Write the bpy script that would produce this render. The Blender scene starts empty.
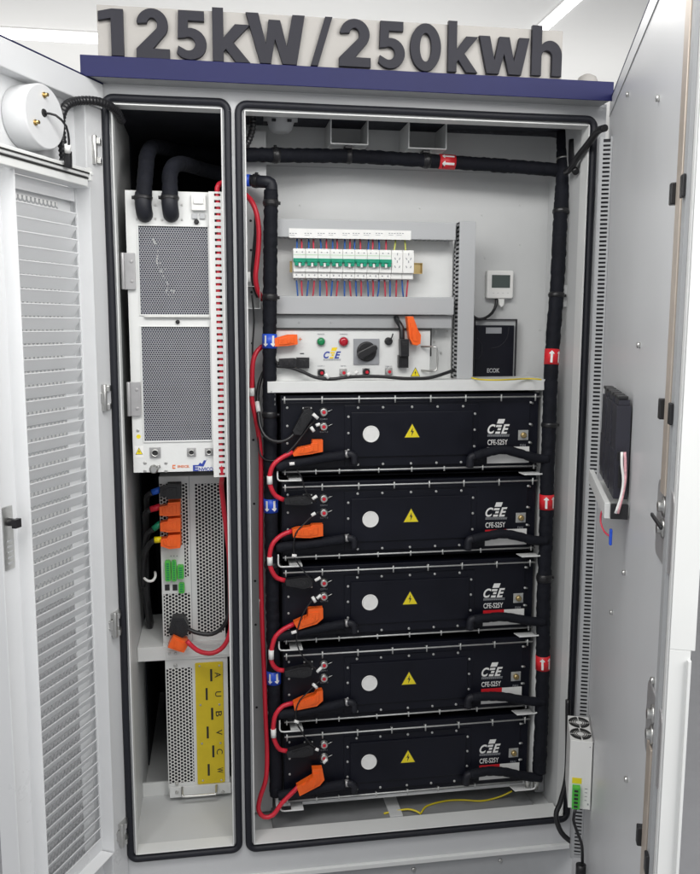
import bpy, bmesh, math, random
from mathutils import Vector, Matrix, noise as mnoise
random.seed(7)
R = math.radians
sc = bpy.context.scene
C = sc.collection

# ------------------------------------------------------------------ camera
FPX = 839.6
TH, PS, RO = R(7.63), R(9.13), R(.17)
Fv = Vector((math.sin(PS)*math.cos(TH), math.cos(PS)*math.cos(TH), -math.sin(TH)))
Rv = Vector((math.cos(PS), -math.sin(PS), 0)); Uv = Rv.cross(Fv)
Rv, Uv = Rv*math.cos(RO)+Uv*math.sin(RO), -Rv*math.sin(RO)+Uv*math.cos(RO)
CAM = Vector((0, -2.5, 1.70))
cd = bpy.data.cameras.new('camera'); co = bpy.data.objects.new('camera', cd); C.objects.link(co)
m = Matrix((Rv, Uv, -Fv)).transposed().to_4x4(); m.translation = CAM
co.matrix_world = m
cd.sensor_fit = 'VERTICAL'; cd.sensor_height = 36; cd.lens = 36*FPX/874; cd.clip_end = 100; cd.clip_start = .05
sc.camera = co

def W(x, y, Y):
    """true point at depth Y that the survey pixel (x, y) of the photo shows"""
    d = Fv*FPX + Rv*(x-350) - Uv*(y-437)
    return CAM + d*((Y-CAM.y)/d.y)
def G(x, y, z):
    d = Fv*FPX + Rv*(x-350) - Uv*(y-437)
    return CAM + d*((z-CAM.z)/d.z)
def rect(x0, y0, x1, y1, Y):
    mx, my = (x0+x1)/2, (y0+y1)/2
    return W(x0, my, Y).x, W(x1, my, Y).x, W(mx, y1, Y).z, W(mx, y0, Y).z

# ------------------------------------------------------------------ mesh builder
class MB:
    def __init__(s, xf=None): s.v = []; s.f = []; s.sm = []; s.xf = xf; s.marks = []
    def new(s): s.marks.append((len(s.v), len(s.f))); return s
    def add(s, vs, fs, smooth=False):
        b = len(s.v); s.v += [Vector(v) for v in vs]
        for f in fs: s.f.append([b+i for i in f]); s.sm.append(smooth)
        return s
    def box(s, x0, x1, y0, y1, z0, z1):
        x0, x1 = sorted((x0, x1)); y0, y1 = sorted((y0, y1)); z0, z1 = sorted((z0, z1))
        return s.add([(x0,y0,z0),(x1,y0,z0),(x1,y1,z0),(x0,y1,z0),(x0,y0,z1),(x1,y0,z1),(x1,y1,z1),(x0,y1,z1)],
                     [(0,3,2,1),(4,5,6,7),(0,1,5,4),(1,2,6,5),(2,3,7,6),(3,0,4,7)])
    def prism(s, poly, y0, y1):            # poly of (x, z), front y0 < y1
        n = len(poly)
        a = sum(poly[i][0]*poly[(i+1)%n][1]-poly[(i+1)%n][0]*poly[i][1] for i in range(n))
        if a < 0: poly = poly[::-1]
        vs = [(p[0], y0, p[1]) for p in poly]+[(p[0], y1, p[1]) for p in poly]
        fs = [tuple(range(n)), tuple(range(2*n-1, n-1, -1))]
        fs += [(i, i+n, (i+1)%n+n, (i+1)%n) for i in range(n)]
        return s.add(vs, fs)
    def ring(s, pts, fn, n, cap=True, smooth=True):
        """tube through pts with fn(i, t) radius"""
        P = [Vector(p) for p in pts]; N = len(P); T = []
        for i in range(N):
            T.append((P[min(i+1, N-1)]-P[max(i-1, 0)]).normalized())
        up = Vector((0, -1, 0)) if abs(T[0].y) < .9 else Vector((0, 0, 1))
        u = (up - T[0]*up.dot(T[0])).normalized(); vs = []
        for i in range(N):
            u = (u - T[i]*u.dot(T[i])).normalized(); w = T[i].cross(u)
            for k in range(n):
                a = 2*math.pi*k/n; r = fn(i, k)
                vs.append(P[i]+(u*math.cos(a)+w*math.sin(a))*r)
        b = len(s.v); s.v += vs
        for i in range(N-1):
            for k in range(n):
                a, c = b+i*n+k, b+i*n+(k+1)%n
                s.f.append([a, c, c+n, a+n]); s.sm.append(smooth)
        if cap:
            s.f.append([b+k for k in range(n)][::-1]); s.sm.append(False)
            s.f.append([b+(N-1)*n+k for k in range(n)]); s.sm.append(False)
        return s
    def tube(s, pts, r, n=12, step=.012, mod=None):
        pts = spline(pts, step); return s.ring(pts, (lambda i, k: r) if mod is None else mod, n)
    def cyl(s, a, b, r, n=16, r2=None):
        r2 = r if r2 is None else r2
        return s.ring([a, b], lambda i, k: r if i == 0 else r2, n)
    def lathe(s, base, axis, prof, n=24):
        """prof: (distance along axis, radius)"""
        base = Vector(base); ax = Vector(axis).normalized()
        up = Vector((0, 0, 1)) if abs(ax.z) < .9 else Vector((1, 0, 0))
        u = (up-ax*up.dot(ax)).normalized(); w = ax.cross(u); b = len(s.v)
        for h, r in prof:
            for k in range(n):
                a = 2*math.pi*k/n; s.v.append(base+ax*h+(u*math.cos(a)+w*math.sin(a))*r)
        for i in range(len(prof)-1):
            for k in range(n):
                a, c = b+i*n+k, b+i*n+(k+1)%n
                s.f.append([a, c, c+n, a+n]); s.sm.append(True)
        s.f.append([b+k for k in range(n)][::-1]); s.sm.append(False)
        s.f.append([b+(len(prof)-1)*n+k for k in range(n)]); s.sm.append(False)
        return s
    def each(s, name, mat, parent=None, bevel=0):
        """every marked piece (or every primitive) becomes an object of its own"""
        out = []; ms = s.marks+[(len(s.v), len(s.f))]
        for (a, fa), (b, fb) in zip(ms[:-1], ms[1:]):
            q = MB(s.xf); q.v = s.v[a:b]; q.f = [[i-a for i in f] for f in s.f[fa:fb]]; q.sm = s.sm[fa:fb]
            if q.v: out.append(q.build(name, mat, parent, bevel))
        return out
    def build(s, name, mat, parent=None, bevel=0, label=None, segs=2):
        if s.xf: vs = [s.xf(v) for v in s.v]
        else: vs = s.v
        org = Vector((0, 0, 0)); p = parent
        while p: org += p.location; p = p.parent
        me = bpy.data.meshes.new(name); me.from_pydata([v-org for v in vs], [], s.f)
        me.polygons.foreach_set('use_smooth', s.sm)
        bm = bmesh.new(); bm.from_mesh(me); bmesh.ops.recalc_face_normals(bm, faces=bm.faces); bm.to_mesh(me); bm.free()
        me.materials.append(mat)
        o = bpy.data.objects.new(name, me); C.objects.link(o)
        if parent: o.parent = parent
        if bevel:
            b = o.modifiers.new('bevel', 'BEVEL'); b.width = bevel; b.segments = segs; b.limit_method = 'ANGLE'; b.angle_limit = R(40)
        if label: o['label'] = label
        return o

def spline(pts, step=.012):
    P = [Vector(p) for p in pts]
    if len(P) == 2:
        n = max(2, int((P[1]-P[0]).length/step)); return [P[0].lerp(P[1], i/n) for i in range(n+1)]
    Q = [P[0]*2-P[1]]+P+[P[-1]*2-P[-2]]; out = []
    for i in range(1, len(Q)-2):
        a, b, c, d = Q[i-1:i+3]; n = max(2, int((c-b).length/step))
        for k in range(n):
            t = k/n
            out.append(.5*((2*b)+(c-a)*t+(2*a-5*b+4*c-d)*t*t+(3*b-a-3*c+d)*t**3))
    out.append(P[-1]); return out

def tag(o, label, cat, group=None, kind=None):
    o['label'] = label; o['category'] = cat
    if group: o['group'] = group
    if kind: o['kind'] = kind
    return o
def thing(name, label, cat, loc=(0, 0, 0), group=None):
    o = bpy.data.objects.new(name, None); C.objects.link(o); o.location = loc; o.empty_display_size = .05
    return tag(o, label, cat, group)
def copy_tree(o, parent=None):
    c = o.copy(); C.objects.link(c); c.parent = parent
    for ch in list(KIDS(o)): copy_tree(ch, c)
    return c
def KIDS(o): return [x for x in C.objects if x.parent == o]
def struct(mb, name, mat, **k):
    o = mb.build(name, mat, **k); o['kind'] = 'structure'; return o

# ------------------------------------------------------------------ materials
def srgb(r, g, b):
    f = lambda c: (c/255/12.92 if c/255 <= .04045 else ((c/255+.055)/1.055)**2.4)
    return (f(r), f(g), f(b))
def mat(name, rgb, rough=.5, metal=0., bump=0., bscale=300., var=.0, vscale=6., coat=0., spec=.5, emit=0., rvar=0.):
    M = bpy.data.materials.new(name); M.use_nodes = True; nt = M.node_tree; N = nt.nodes; L = nt.links
    b = N['Principled BSDF']; b.inputs['Base Color'].default_value = (*rgb, 1)
    b.inputs['Roughness'].default_value = rough; b.inputs['Metallic'].default_value = metal
    b.inputs['Specular IOR Level'].default_value = spec
    b.inputs['Coat Weight'].default_value = coat; b.inputs['Coat Roughness'].default_value = .15
    if emit:
        b.inputs['Emission Color'].default_value = (*rgb, 1); b.inputs['Emission Strength'].default_value = emit
    tc0 = N.new('ShaderNodeTexCoord'); oi = N.new('ShaderNodeObjectInfo'); va = N.new('ShaderNodeVectorMath')
    L.new(tc0.outputs['Object'], va.inputs[0]); L.new(oi.outputs['Location'], va.inputs[1])
    if var or rvar:
        n = N.new('ShaderNodeTexNoise'); n.inputs['Scale'].default_value = vscale; n.inputs['Detail'].default_value = 8; n.inputs['Roughness'].default_value = .65
        L.new(va.outputs[0], n.inputs['Vector'])
        if var:
            mr = N.new('ShaderNodeMapRange'); mr.inputs['From Min'].default_value = .3; mr.inputs['From Max'].default_value = .7
            mr.inputs['To Min'].default_value = 1-var; mr.inputs['To Max'].default_value = 1+var*.6
            L.new(n.outputs['Fac'], mr.inputs['Value'])
            mx = N.new('ShaderNodeVectorMath'); mx.operation = 'SCALE'; mx.inputs[0].default_value = rgb
            L.new(mr.outputs['Result'], mx.inputs['Scale']); L.new(mx.outputs[0], b.inputs['Base Color'])
        if rvar:
            mr = N.new('ShaderNodeMapRange'); mr.inputs['From Min'].default_value = .3; mr.inputs['From Max'].default_value = .7
            mr.inputs['To Min'].default_value = rough-rvar; mr.inputs['To Max'].default_value = rough+rvar
            L.new(n.outputs['Fac'], mr.inputs['Value']); L.new(mr.outputs['Result'], b.inputs['Roughness'])
    if bump:
        n2 = N.new('ShaderNodeTexNoise'); n2.inputs['Scale'].default_value = bscale; n2.inputs['Detail'].default_value = 3
        L.new(va.outputs[0], n2.inputs['Vector'])
        bp = N.new('ShaderNodeBump'); bp.inputs['Strength'].default_value = bump; bp.inputs['Distance'].default_value = .002
        L.new(n2.outputs['Fac'], bp.inputs['Height']); L.new(bp.outputs['Normal'], b.inputs['Normal'])
    return M
def perf(name, rgb, pitch, rad, rough=.45, metal=0., axis=(1, 0, 0), rot90=False):
    """sheet metal punched with round holes on a hexagonal grid, really open"""
    M = mat(name, rgb, rough, metal); nt = M.node_tree; N = nt.nodes; L = nt.links
    b = N['Principled BSDF']; out = N['Material Output']
    tc = N.new('ShaderNodeTexCoord')
    def dot(ax):
        d = N.new('ShaderNodeVectorMath'); d.operation = 'DOT_PRODUCT'; d.inputs[1].default_value = ax
        L.new(tc.outputs['Object'], d.inputs[0]); return d.outputs['Value']
    u, v = dot(axis), dot((0, 0, 1))
    if rot90: u, v = v, u
    def mth(op, a, bb=None):
        n = N.new('ShaderNodeMath'); n.operation = op
        for i, q in enumerate((a, bb)):
            if q is None: continue
            if isinstance(q, (int, float)): n.inputs[i].default_value = q
            else: L.new(q, n.inputs[i])
        return n.outputs[0]
    us, vs = mth('DIVIDE', u, pitch), mth('DIVIDE', v, pitch*math.sqrt(3))
    def cell(o):
        a = mth('SUBTRACT', mth('FRACT', mth('ADD', us, o)), .5)
        c = mth('MULTIPLY', mth('SUBTRACT', mth('FRACT', mth('ADD', vs, o)), .5), math.sqrt(3))
        return mth('SQRT', mth('ADD', mth('MULTIPLY', a, a), mth('MULTIPLY', c, c)))
    d = mth('MINIMUM', cell(0.), cell(.5))
    hole = mth('LESS_THAN', d, rad/pitch)
    tr = N.new('ShaderNodeBsdfTransparent'); mx = N.new('ShaderNodeMixShader')
    L.new(hole, mx.inputs[0]); L.new(b.outputs[0], mx.inputs[1]); L.new(tr.outputs[0], mx.inputs[2])
    L.new(mx.outputs[0], out.inputs['Surface']); return M

M = dict(
 paint=mat('cabinet_paint', (.60,.61,.62), .38, bump=.12, bscale=900, var=.03, vscale=3, rvar=.06),
 door=mat('door_paint', (.66,.67,.68), .30, bump=.1, bscale=900, var=.025, vscale=2.5, rvar=.05),
 doorR=mat('smooth_door_paint', (.68,.69,.70), .34, bump=.04, bscale=400, var=.03, vscale=2, rvar=.05),
 inner=mat('inner_paint', (.60,.61,.61), .45, bump=.08, bscale=800, var=.04, vscale=3),
 lip=mat('lip_paint', (.74,.75,.74), .35, var=.03),
 pan=mat('floor_pan', (.24,.245,.25), .5, var=.1, vscale=8),
 grey=mat('grey_plate', (.40,.41,.42), .5, var=.06, vscale=8, bump=.05),
 zinc=mat('zinc_plate', (.46,.455,.46), .42, metal=.5, var=.12, vscale=14),
 duct=mat('duct_plastic', (.44,.45,.46), .5, bump=.04, var=.02),
 ductw=mat('white_duct', (.76,.76,.75), .45, var=.03),
 panelw=mat('white_panel', (.74,.75,.74), .42, var=.05, vscale=9, bump=.05),
 blue=mat('blue_paint', (.009,.011,.072), .5, spec=.25, var=.08, vscale=5, bump=.08, bscale=700),
 board=mat('board', (.37,.355,.335), .6, var=.04, vscale=10),
 letter=mat('letter_acrylic', (.018,.018,.026), .55, var=.08, spec=.25),
 rubber=mat('rubber', (.010,.011,.017), .55, bump=.15, bscale=250, var=.15, vscale=20, spec=.4),
 foam=mat('foam_insulation', (.007,.008,.013), .75, bump=1.0, bscale=90, var=.25, vscale=25, spec=.25),
 blackp=mat('black_plastic', (.014,.014,.016), .38, bump=.08, var=.15, vscale=30),
 hosep=mat('black_conduit', (.012,.012,.014), .35),
 packp=mat('pack_black', (.0056,.0064,.0125), .42, bump=.08, bscale=900, var=.3, vscale=5, rvar=.13, spec=.28),
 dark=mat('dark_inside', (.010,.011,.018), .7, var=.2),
 bay_shade=mat('bay_shade_paint', (.026,.028,.038), .9, var=.3, vscale=8, bump=.3, bscale=120),  # shade of the bay ceilings and deep side wall put into the colour
 meshpad=mat('filter_fabric', (.045,.048,.075), .9, var=.5, vscale=14),
 contactor=mat('contactor_plastic', (.028,.028,.040), .45, var=.1, vscale=20, bump=.1),
 slotdark=mat('slot_dark', (.03,.03,.035), .8),
 steel=mat('steel', (.62,.62,.60), .32, metal=1, var=.1, vscale=40),
 rod=mat('galvanised_rod', (.55,.56,.55), .42, metal=.55, var=.15, vscale=60),
 brass=mat('brass', (.62,.47,.22), .35, metal=1, var=.1, vscale=40),
 lockbar=mat('lock_bar_zinc', (.66,.58,.50), .42, metal=.55, var=.12, vscale=10, bump=.05),
 red=mat('red_cable', (.62,.018,.04), .38, bump=.1, bscale=150, var=.08, vscale=20),
 redl=mat('red_label', (.70,.02,.03), .4), bluel=mat('blue_label', (.02,.09,.62), .4),
 white=mat('white_plastic', (.82,.82,.80), .4, var=.02), whitel=mat('white_label', (.85,.85,.83), .5, var=.05, vscale=60),
 orange=mat('orange_plastic', (.90,.13,.012), .4, bump=.1, bscale=200, var=.06, vscale=25),
 greenp=mat('green_toggle', (.0,.29,.17), .35, var=.1, vscale=40), greent=mat('green_terminal', (.08,.50,.06), .4, var=.12, vscale=60),
 greenl=mat('green_lamp', (.0,.22,.07), .15, coat=.5), redlamp=mat('red_lamp', (.42,.0,.015), .15, coat=.5),
 yellow=mat('yellow_label', (.85,.70,.02), .45, var=.05, vscale=30), yplate=mat('yellow_plate', (.74,.56,.018), .5, var=.08, vscale=14),
 ywire=mat('yellow_cable', (.72,.58,.02), .4), bwire=mat('blue_wire', (.03,.13,.46), .4), rwire=mat('red_wire', (.62,.05,.09), .4),
 ygwire=mat('yellow_green_wire', (.52,.55,.12), .4), pink=mat('pink_braid', (.78,.42,.46), .6, var=.3, vscale=120),
 ink=mat('black_ink', (.02,.02,.02), .5), gink=mat('grey_ink', (.30,.31,.33), .5), lcd=mat('lcd', (.075,.095,.09), .25, var=.05),
 logoblue=mat('logo_blue', (.03,.06,.35), .4), logoyel=mat('logo_yellow', (.9,.66,.02), .4), logored=mat('logo_orange', (.75,.18,.05), .4),
 bootr=mat('boot_red', (.62,.01,.03), .45), bootg=mat('boot_green', (.0,.20,.10), .45), booty=mat('boot_yellow', (.85,.68,.0), .45), bootb=mat('boot_blue', (.01,.10,.55), .45),
 wall=mat('wall_white', (.80,.80,.79), .8, var=.02, vscale=1.5, bump=.05, bscale=60),
 floor=mat('floor_vinyl', (.32,.32,.335), .3, var=.08, vscale=3),
 lamp=mat('lamp_diffuser', (1,1,1), .5, emit=3.2),
 mesh=perf('punched_fine', (.40,.41,.44), .0070, .0028), meshc=perf('punched_coarse', (.72,.72,.70), .0120, .0044, rot90=True),
 slat=mat('louvre_paint', (.78,.79,.80), .4, var=.03),
)
ua = R(26.3); ub = R(20.6)
UL = Vector((-math.sin(ua), -math.cos(ua), 0)); NL = Vector((math.cos(ua), -math.sin(ua), 0)); HL = Vector((-.34, -.02, 0))
UR = Vector((-math.sin(ub), -math.cos(ub), 0)); NR = Vector((-math.cos(ub), math.sin(ub), 0)); HR = Vector((1.187, -.02, 0))
XL = lambda v: HL+UL*v.x+NL*(-v.y)+Vector((0, 0, v.z))     # door frame: x = s along door, -y = out of its inner face
XR = lambda v: HR+UR*v.x+NR*(-v.y)+Vector((0, 0, v.z))
M['filt'] = perf('punched_filter', (.42,.43,.44), .0165, .0062, axis=(float(-math.sin(ua)), float(-math.cos(ua)), 0))

def text(s, x0, x1, z0, z1, y, mt, name='lettering', parent=None, depth=.0008, off=0., shear=0., rot=0, label=None, xf=None, bevel=0.):
    cu = bpy.data.curves.new('t', 'FONT'); cu.body = s; cu.size = 1; cu.offset = off; cu.shear = shear; cu.extrude = .1; cu.resolution_u = 6
    ob = bpy.data.objects.new('t', cu); C.objects.link(ob); bpy.context.view_layer.update()
    me0 = bpy.data.meshes.new_from_object(ob.evaluated_get(bpy.context.evaluated_depsgraph_get()))
    vs = [v.co.copy() for v in me0.vertices]; fs = [list(p.vertices) for p in me0.polygons]
    bpy.data.objects.remove(ob); bpy.data.curves.remove(cu); bpy.data.meshes.remove(me0)
    if rot == -90: vs = [Vector((v.y, -v.x, v.z)) for v in vs]
    ax, bx = min(v.x for v in vs), max(v.x for v in vs); ay, by = min(v.y for v in vs), max(v.y for v in vs)
    q = MB(xf)
    q.add([(x0+(v.x-ax)/(bx-ax)*(x1-x0), y-(depth if v.z > 0 else 0), z0+(v.y-ay)/(by-ay)*(z1-z0)) for v in vs], fs)
    o = q.build(name, mt, parent, bevel=bevel); 
    if label: o['label'] = label
    return o
def ptext(s, px, Y, mt, **k):
    x0, x1, z0, z1 = rect(*px, Y); return text(s, x0, x1, z0, z1, Y, mt, **k)
def poly_px(pts, Y): return [(W(x, y, Y).x, W(x, y, Y).z) for x, y in pts]
def T(pts, dflt=None): return [W(p[0], p[1], p[2] if len(p) > 2 else dflt) for p in pts]
def bolt(mb, x, z, y, r=.004, h=.003): mb.new(); mb.lathe((x, y, z), (0, -1, 0), [(0, r), (h*.6, r), (h, r*.7)], 10)
def rrect(x0, x1, z0, z1, r, n=5):
    out = []
    for cx, cz, a0 in ((x1-r, z1-r, 0), (x0+r, z1-r, 90), (x0+r, z0+r, 180), (x1-r, z0+r, 270)):
        for i in range(n+1):
            a = R(a0+90*i/n); out.append((cx+r*math.cos(a), cz+r*math.sin(a)))
    return out
def warn_tri(px, Y, parent, name='warning_sign', h=None):
    """yellow triangle with black bolt; px = centre x, top y, bottom y, half width"""
    cx, yt, yb, hw = px
    t = W(cx, yt, Y); b = W(cx, yb, Y); w = W(cx+hw, yb, Y).x-b.x
    tri = [(b.x-w, b.z), (b.x+w, b.z), (b.x, t.z)]
    o = MB().prism(tri, Y-.0006, Y).build(name, M['ink'], parent)
    cz = (2*b.z+t.z)/3
    tri2 = [(b.x+(x-b.x)*.86, cz+(z-cz)*.86) for x, z in tri]
    MB().prism(tri2, Y-.0010, Y-.0006).build('yellow_field', M['yellow'], o)
    H = t.z-b.z
    zz = lambda x, z: (b.x+x*H, b.z+z*H)
    MB().prism([zz(.04,.68), zz(-.10,.38), zz(-.01,.40), zz(-.05,.12), zz(.11,.46), zz(.02,.44)], Y-.0014, Y-.0010).build('bolt_symbol', M['ink'], o)
    return o

# ------------------------------------------------------------------ room
struct(MB().box(-6, 6, -5, 3.4, -.23, -.20), 'floor', M['floor'])
struct(MB().box(-6, 6, 3.4, 3.5, -.20, 3.1), 'wall', M['wall'])
struct(MB().box(-6, 6, -1.2, 3.5, 3.1, 3.2), 'ceiling', M['wall'])
def striplamp(x0, x1, y0, y1, label):
    t = thing('ceiling_light', label, 'ceiling light', ((x0+x1)/2, (y0+y1)/2, 3.1), 'light strips in the ceiling')
    MB().box(x0-.006, x1+.006, y0-.006, y1+.006, 3.094, 3.0995).build('lamp_frame', M['white'], t)
    MB().box(x0, x1, y0, y1, 3.088, 3.094).build('diffuser', M['lamp'], t)
striplamp(-4, 1.48, 1.93, 2.07, 'long white light strip running level across the ceiling at upper left')
striplamp(1.53, 1.59, -1.1, 2.07, 'white light strip receding diagonally on the ceiling at upper right')

# ------------------------------------------------------------------ cabinet
cab = thing('energy_cabinet', 'tall light grey energy storage cabinet with blue canopy and both doors open', 'cabinet', (.43, .6, -.2))
XO0, XO1 = -.335, 1.187
gx = dict(nl=(W(106.5,200,0).x+W(130.7,800,0).x)/2, nr=(W(229,300,0).x+W(240,800,0).x)/2, wl=(W(240,300,0).x+W(248.5,760,0).x)/2,
          wr=(W(590,180,0).x+W(571,716,0).x)/2)
gz = dict(nt=W(157,100,0).z, nb=W(165,855,0).z, wt=(W(300,106.5,0).z+W(440,114.5,0).z)/2, wb=(W(390,834,0).z+W(558,819,0).z)/2)
g = .016
N0, N1, NB, NT = gx['nl']+g, gx['nr']-g, gz['nb']+g, gz['nt']-g
W0, W1, WB, WT = gx['wl']+g, gx['wr']-g, gz['wb']+g, gz['wt']-g
TOP = 2.352
# front frame in butt-jointed members, one sheet
fr = MB()
ZB = -.045
fr.box(XO0, N0, 0, .03, ZB, TOP); fr.box(N1, W0, 0, .03, ZB, TOP); fr.box(W1, XO1, 0, .03, ZB, TOP)
fr.box(N0, N1, 0, .03, NT, TOP); fr.box(N0, N1, 0, .03, ZB, NB); fr.box(W0, W1, 0, .03, WT, TOP); fr.box(W0, W1, 0, .03, ZB, WB)
fr.build('front_frame', M['paint'], cab)
# bright folded lips round both openings
for (x0, x1, z0, z1) in ((N0, N1, NB, NT), (W0, W1, WB, WT)):
    l = MB(); t = .0035
    l.box(x0, x0+t, -.012, .04, z0, z1); l.box(x1-t, x1, -.012, .04, z0, z1)
    l.box(x0+t, x1-t, -.012, .04, z1-t, z1); l.box(x0+t, x1-t, -.012, .04, z0, z0+t)
    l.build('opening_lip', M['lip'], cab, bevel=.0012)
def gasket(x0, x1, z0, z1):
    pts = [Vector((x, -.006, z)) for x, z in rrect(x0, x1, z0, z1, .024, 6)]
    path = []
    for i in range(len(pts)):
        a, b = pts[i], pts[(i+1) % len(pts)]
        n = max(1, int((b-a).length/.04))
        for k in range(n):
            p = a.lerp(b, k/n)
            w = mnoise.noise(p*3.1)*.0016
            path.append(p+Vector((w, 0, mnoise.noise(p*2.7+Vector((5,5,5)))*.0016)))
    q = MB(); n = 10; N = len(path)
    q.ring(path+[path[0]], lambda i, k: .0108, n, cap=False)
    q.build('gasket', M['rubber'], cab)
gasket(gx['nl'], gx['nr'], gz['nb'], gz['nt']); gasket(gx['wl'], gx['wr'], gz['wb'], gz['wt'])
# plinth
MB().box(XO0, XO1, -.012, 1.3, -.062, ZB-.0005).build('base_flange', M['lip'], cab, bevel=.002)
pl = MB().box(XO0+.01, XO1-.01, .004, 1.29, -.2, -.0625); pl.build('plinth', M['grey'], cab)
q = MB()
for x in (-.2, .25, .62, .92): bolt(q, x, -.09, .004, .007, .006)
q.each('plinth_bolt', M['steel'], cab)
# outer skin
MB().box(XO0, XO0+.002, .03, 1.3, ZB, TOP).build('side_panel', M['paint'], cab)
MB().box(XO1-.002, XO1, .03, 1.3, ZB, TOP).build('side_panel', M['paint'], cab)
MB().box(XO0+.002, XO1-.002, 1.298, 1.3, ZB, TOP).build('back_panel', M['paint'], cab)
MB().box(XO0, XO1, -.0, 1.3, TOP+.0005, TOP+.012).build('roof', M['paint'], cab)
# inner walls
NX0, NX1 = N0-.004, N1+.012
q = MB(); q.box(NX0-.002, NX0, .0305, 1.2, NB-.012, NT+.03); q.box(NX1, NX1+.002, .0305, 1.2, NB-.012, NT+.03)
q.build('compartment_wall', M['inner'], cab)
MB().box(NX0, NX1, .0305, 1.2, NT+.03, NT+.032).build('compartment_ceiling', M['bay_shade'], cab)
MB().box(NX0+.0005, NX0+.004, .55, 1.19, NB-.01, NT+.029).build('rear_wall_shade', M['bay_shade'], cab)  # dark sheet added where the deep wall only falls into shade
MB().box(NX0, NX1, .0405, .32, NB-.004, NB+.001).build('compartment_floor', M['inner'], cab)
MB().box(NX0, NX1, .325, 1.2, NB-.016, NB-.014).build('compartment_floor', M['inner'], cab)
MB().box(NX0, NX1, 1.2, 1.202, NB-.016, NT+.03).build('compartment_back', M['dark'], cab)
MB().box(NX0, NX1, .315, .325, NB+.001, NB+.05).build('floor_upstand', M['lip'], cab, bevel=.001)
WX0, WX1 = .078, 1.133
q = MB(); q.box(WX0-.002, WX0, .0305, 1.2, WB-.03, WT+.03); q.box(WX1, WX1+.002, .0305, 1.2, WB-.03, WT+.03)
q.build('compartment_wall', M['inner'], cab)
MB().box(WX0, WX1, .0305, 1.2, WT+.03, WT+.032).build('compartment_ceiling', M['bay_shade'], cab)
RZ = 1.515   # top of the battery bay
MB().box(WX0, WX1, .300, .302, RZ, WT+.03).build('compartment_back', M['inner'], cab)
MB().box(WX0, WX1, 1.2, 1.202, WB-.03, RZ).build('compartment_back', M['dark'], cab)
MB().box(WX0, WX1, .0305, 1.2, WB-.034, WB-.03).build('compartment_floor', M['inner'], cab)
# floor of the wide bay: stepped sill, bearer, dark recess
q = MB(); q.box(W0+.004, W1-.004, .0405, .068, WB-.03, WB+.0005); q.build('sill', M['lip'], cab, bevel=.002)
q = MB(); q.box(WX0, WX1, .0685, .0755, WB-.03, WB-.004); q.build('sill_step', M['inner'], cab, bevel=.002)
MB().box(WX0+.085, WX1-.07, .076, .38, WB-.03, WB-.008).build('floor_pan', M['pan'], cab)
MB().box(.555, .60, .0765, .35, WB-.0078, WB-.001).build('floor_rib', M['inner'], cab, bevel=.002)
# punched side strip, left of the pipe, with notches
ms = MB(); ms.box(WX0+.0005, .168, .200, .202, WB-.02, WT-.01); ms.build('mounting_strip', M['inner'], cab)
q = MB()
for z in (2.13, 2.02, 1.93, 1.80, 1.64, 1.52, 1.33, 1.12, .86, .71, .42): q.new(); q.cyl((.118, .1985, z), (.118, .1995, z), .004, 10)
q.each('strip_hole', M['slotdark'], cab)
a = rect(246, 286, 260.6, 309, .13)
q = MB(); q.box(a[0], a[1], .13, .132, a[2], a[2]+.003); q.box(a[1]-.002, a[1], .1322, .1995, a[2], a[3]); q.box(a[0], a[1]-.0022, .1322, .1995, a[2], a[2]+.002); q.box(a[0], a[1]-.0022, .1322, .1995, a[3]-.002, a[3]); q.build('cable_bracket', M['inner'], cab, bevel=.001)
# inner upright at the right of the bay
MB().box(1.098, 1.131, .155, .20, WB-.01, 1.50).build('inner_post', M['grey'], cab, bevel=.002)
x0, x1, z0, z1 = rect(561.6, 285, 573.8, 307, .12)
q = MB(); q.box(x0, WX1, .118, .12, z0, z1); q.box(x0, WX1, .12, .2, z1-.002, z1); q.box(x0, WX1, .12, .2, z0, z0+.002); q.build('pipe_bracket', M['inner'], cab, bevel=.001)
# canopy
q = MB(); q.box(-.338, 1.168, -.082, -.078, 2.352, 2.406); q.box(-.338, 1.168, -.0778, .3, 2.4025, 2.406); q.box(-.338, -.335, -.0778, .3, 2.3645, 2.4022); q.box(1.165, 1.168, -.0778, .3, 2.3645, 2.4022); q.build('canopy', M['blue'], cab, bevel=.0015)
q = MB(); q.lathe((1.13, .02, 2.4062), (0, 0, 1), [(0, .034), (.02, .034), (.038, .026), (.046, .012)], 24); q.build('roof_cap', M['board'], cab)
q = MB(); q.box(-.334, 1.164, -.0775, -.001, 2.356, 2.360); q.build('canopy_soffit', M['grey'], cab)

# hinges of the left door
def hinge(px, py, X=None):
    p = W(px, py, -.050)
    q = MB(); 
    q.cyl((p.x+.002, -.052, p.z-.038), (p.x+.002, -.052, p.z+.038), .007, 12)
    q.box(p.x-.014, p.x+.016, -.048, -.001, p.z+.018, p.z+.034); q.box(p.x-.014, p.x+.016, -.048, -.001, p.z-.034, p.z-.018)
    q.box(p.x-.022, p.x+.002, -.056, -.040, p.z-.015, p.z+.015)
    for dz in (.009, -.009): q.lathe((p.x-.014, -.056, p.z+dz), (0, -1, 0), [(0, .003), (.002, .002)], 8)
    q.build('hinge', M['steel'], cab, bevel=.001)
for p in ((94,150),(104,398),(114.5,625),(121.5,835)): hinge(*p)
for z in (2.07, 1.43, .82, .33):
    q = MB(); q.box(1.166, 1.186, -.022, -.001, z-.045, z+.045); q.cyl((1.176, -.028, z-.045), (1.176, -.028, z+.045), .008, 12)
    q.build('hinge', M['grey'], cab, bevel=.001)

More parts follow.
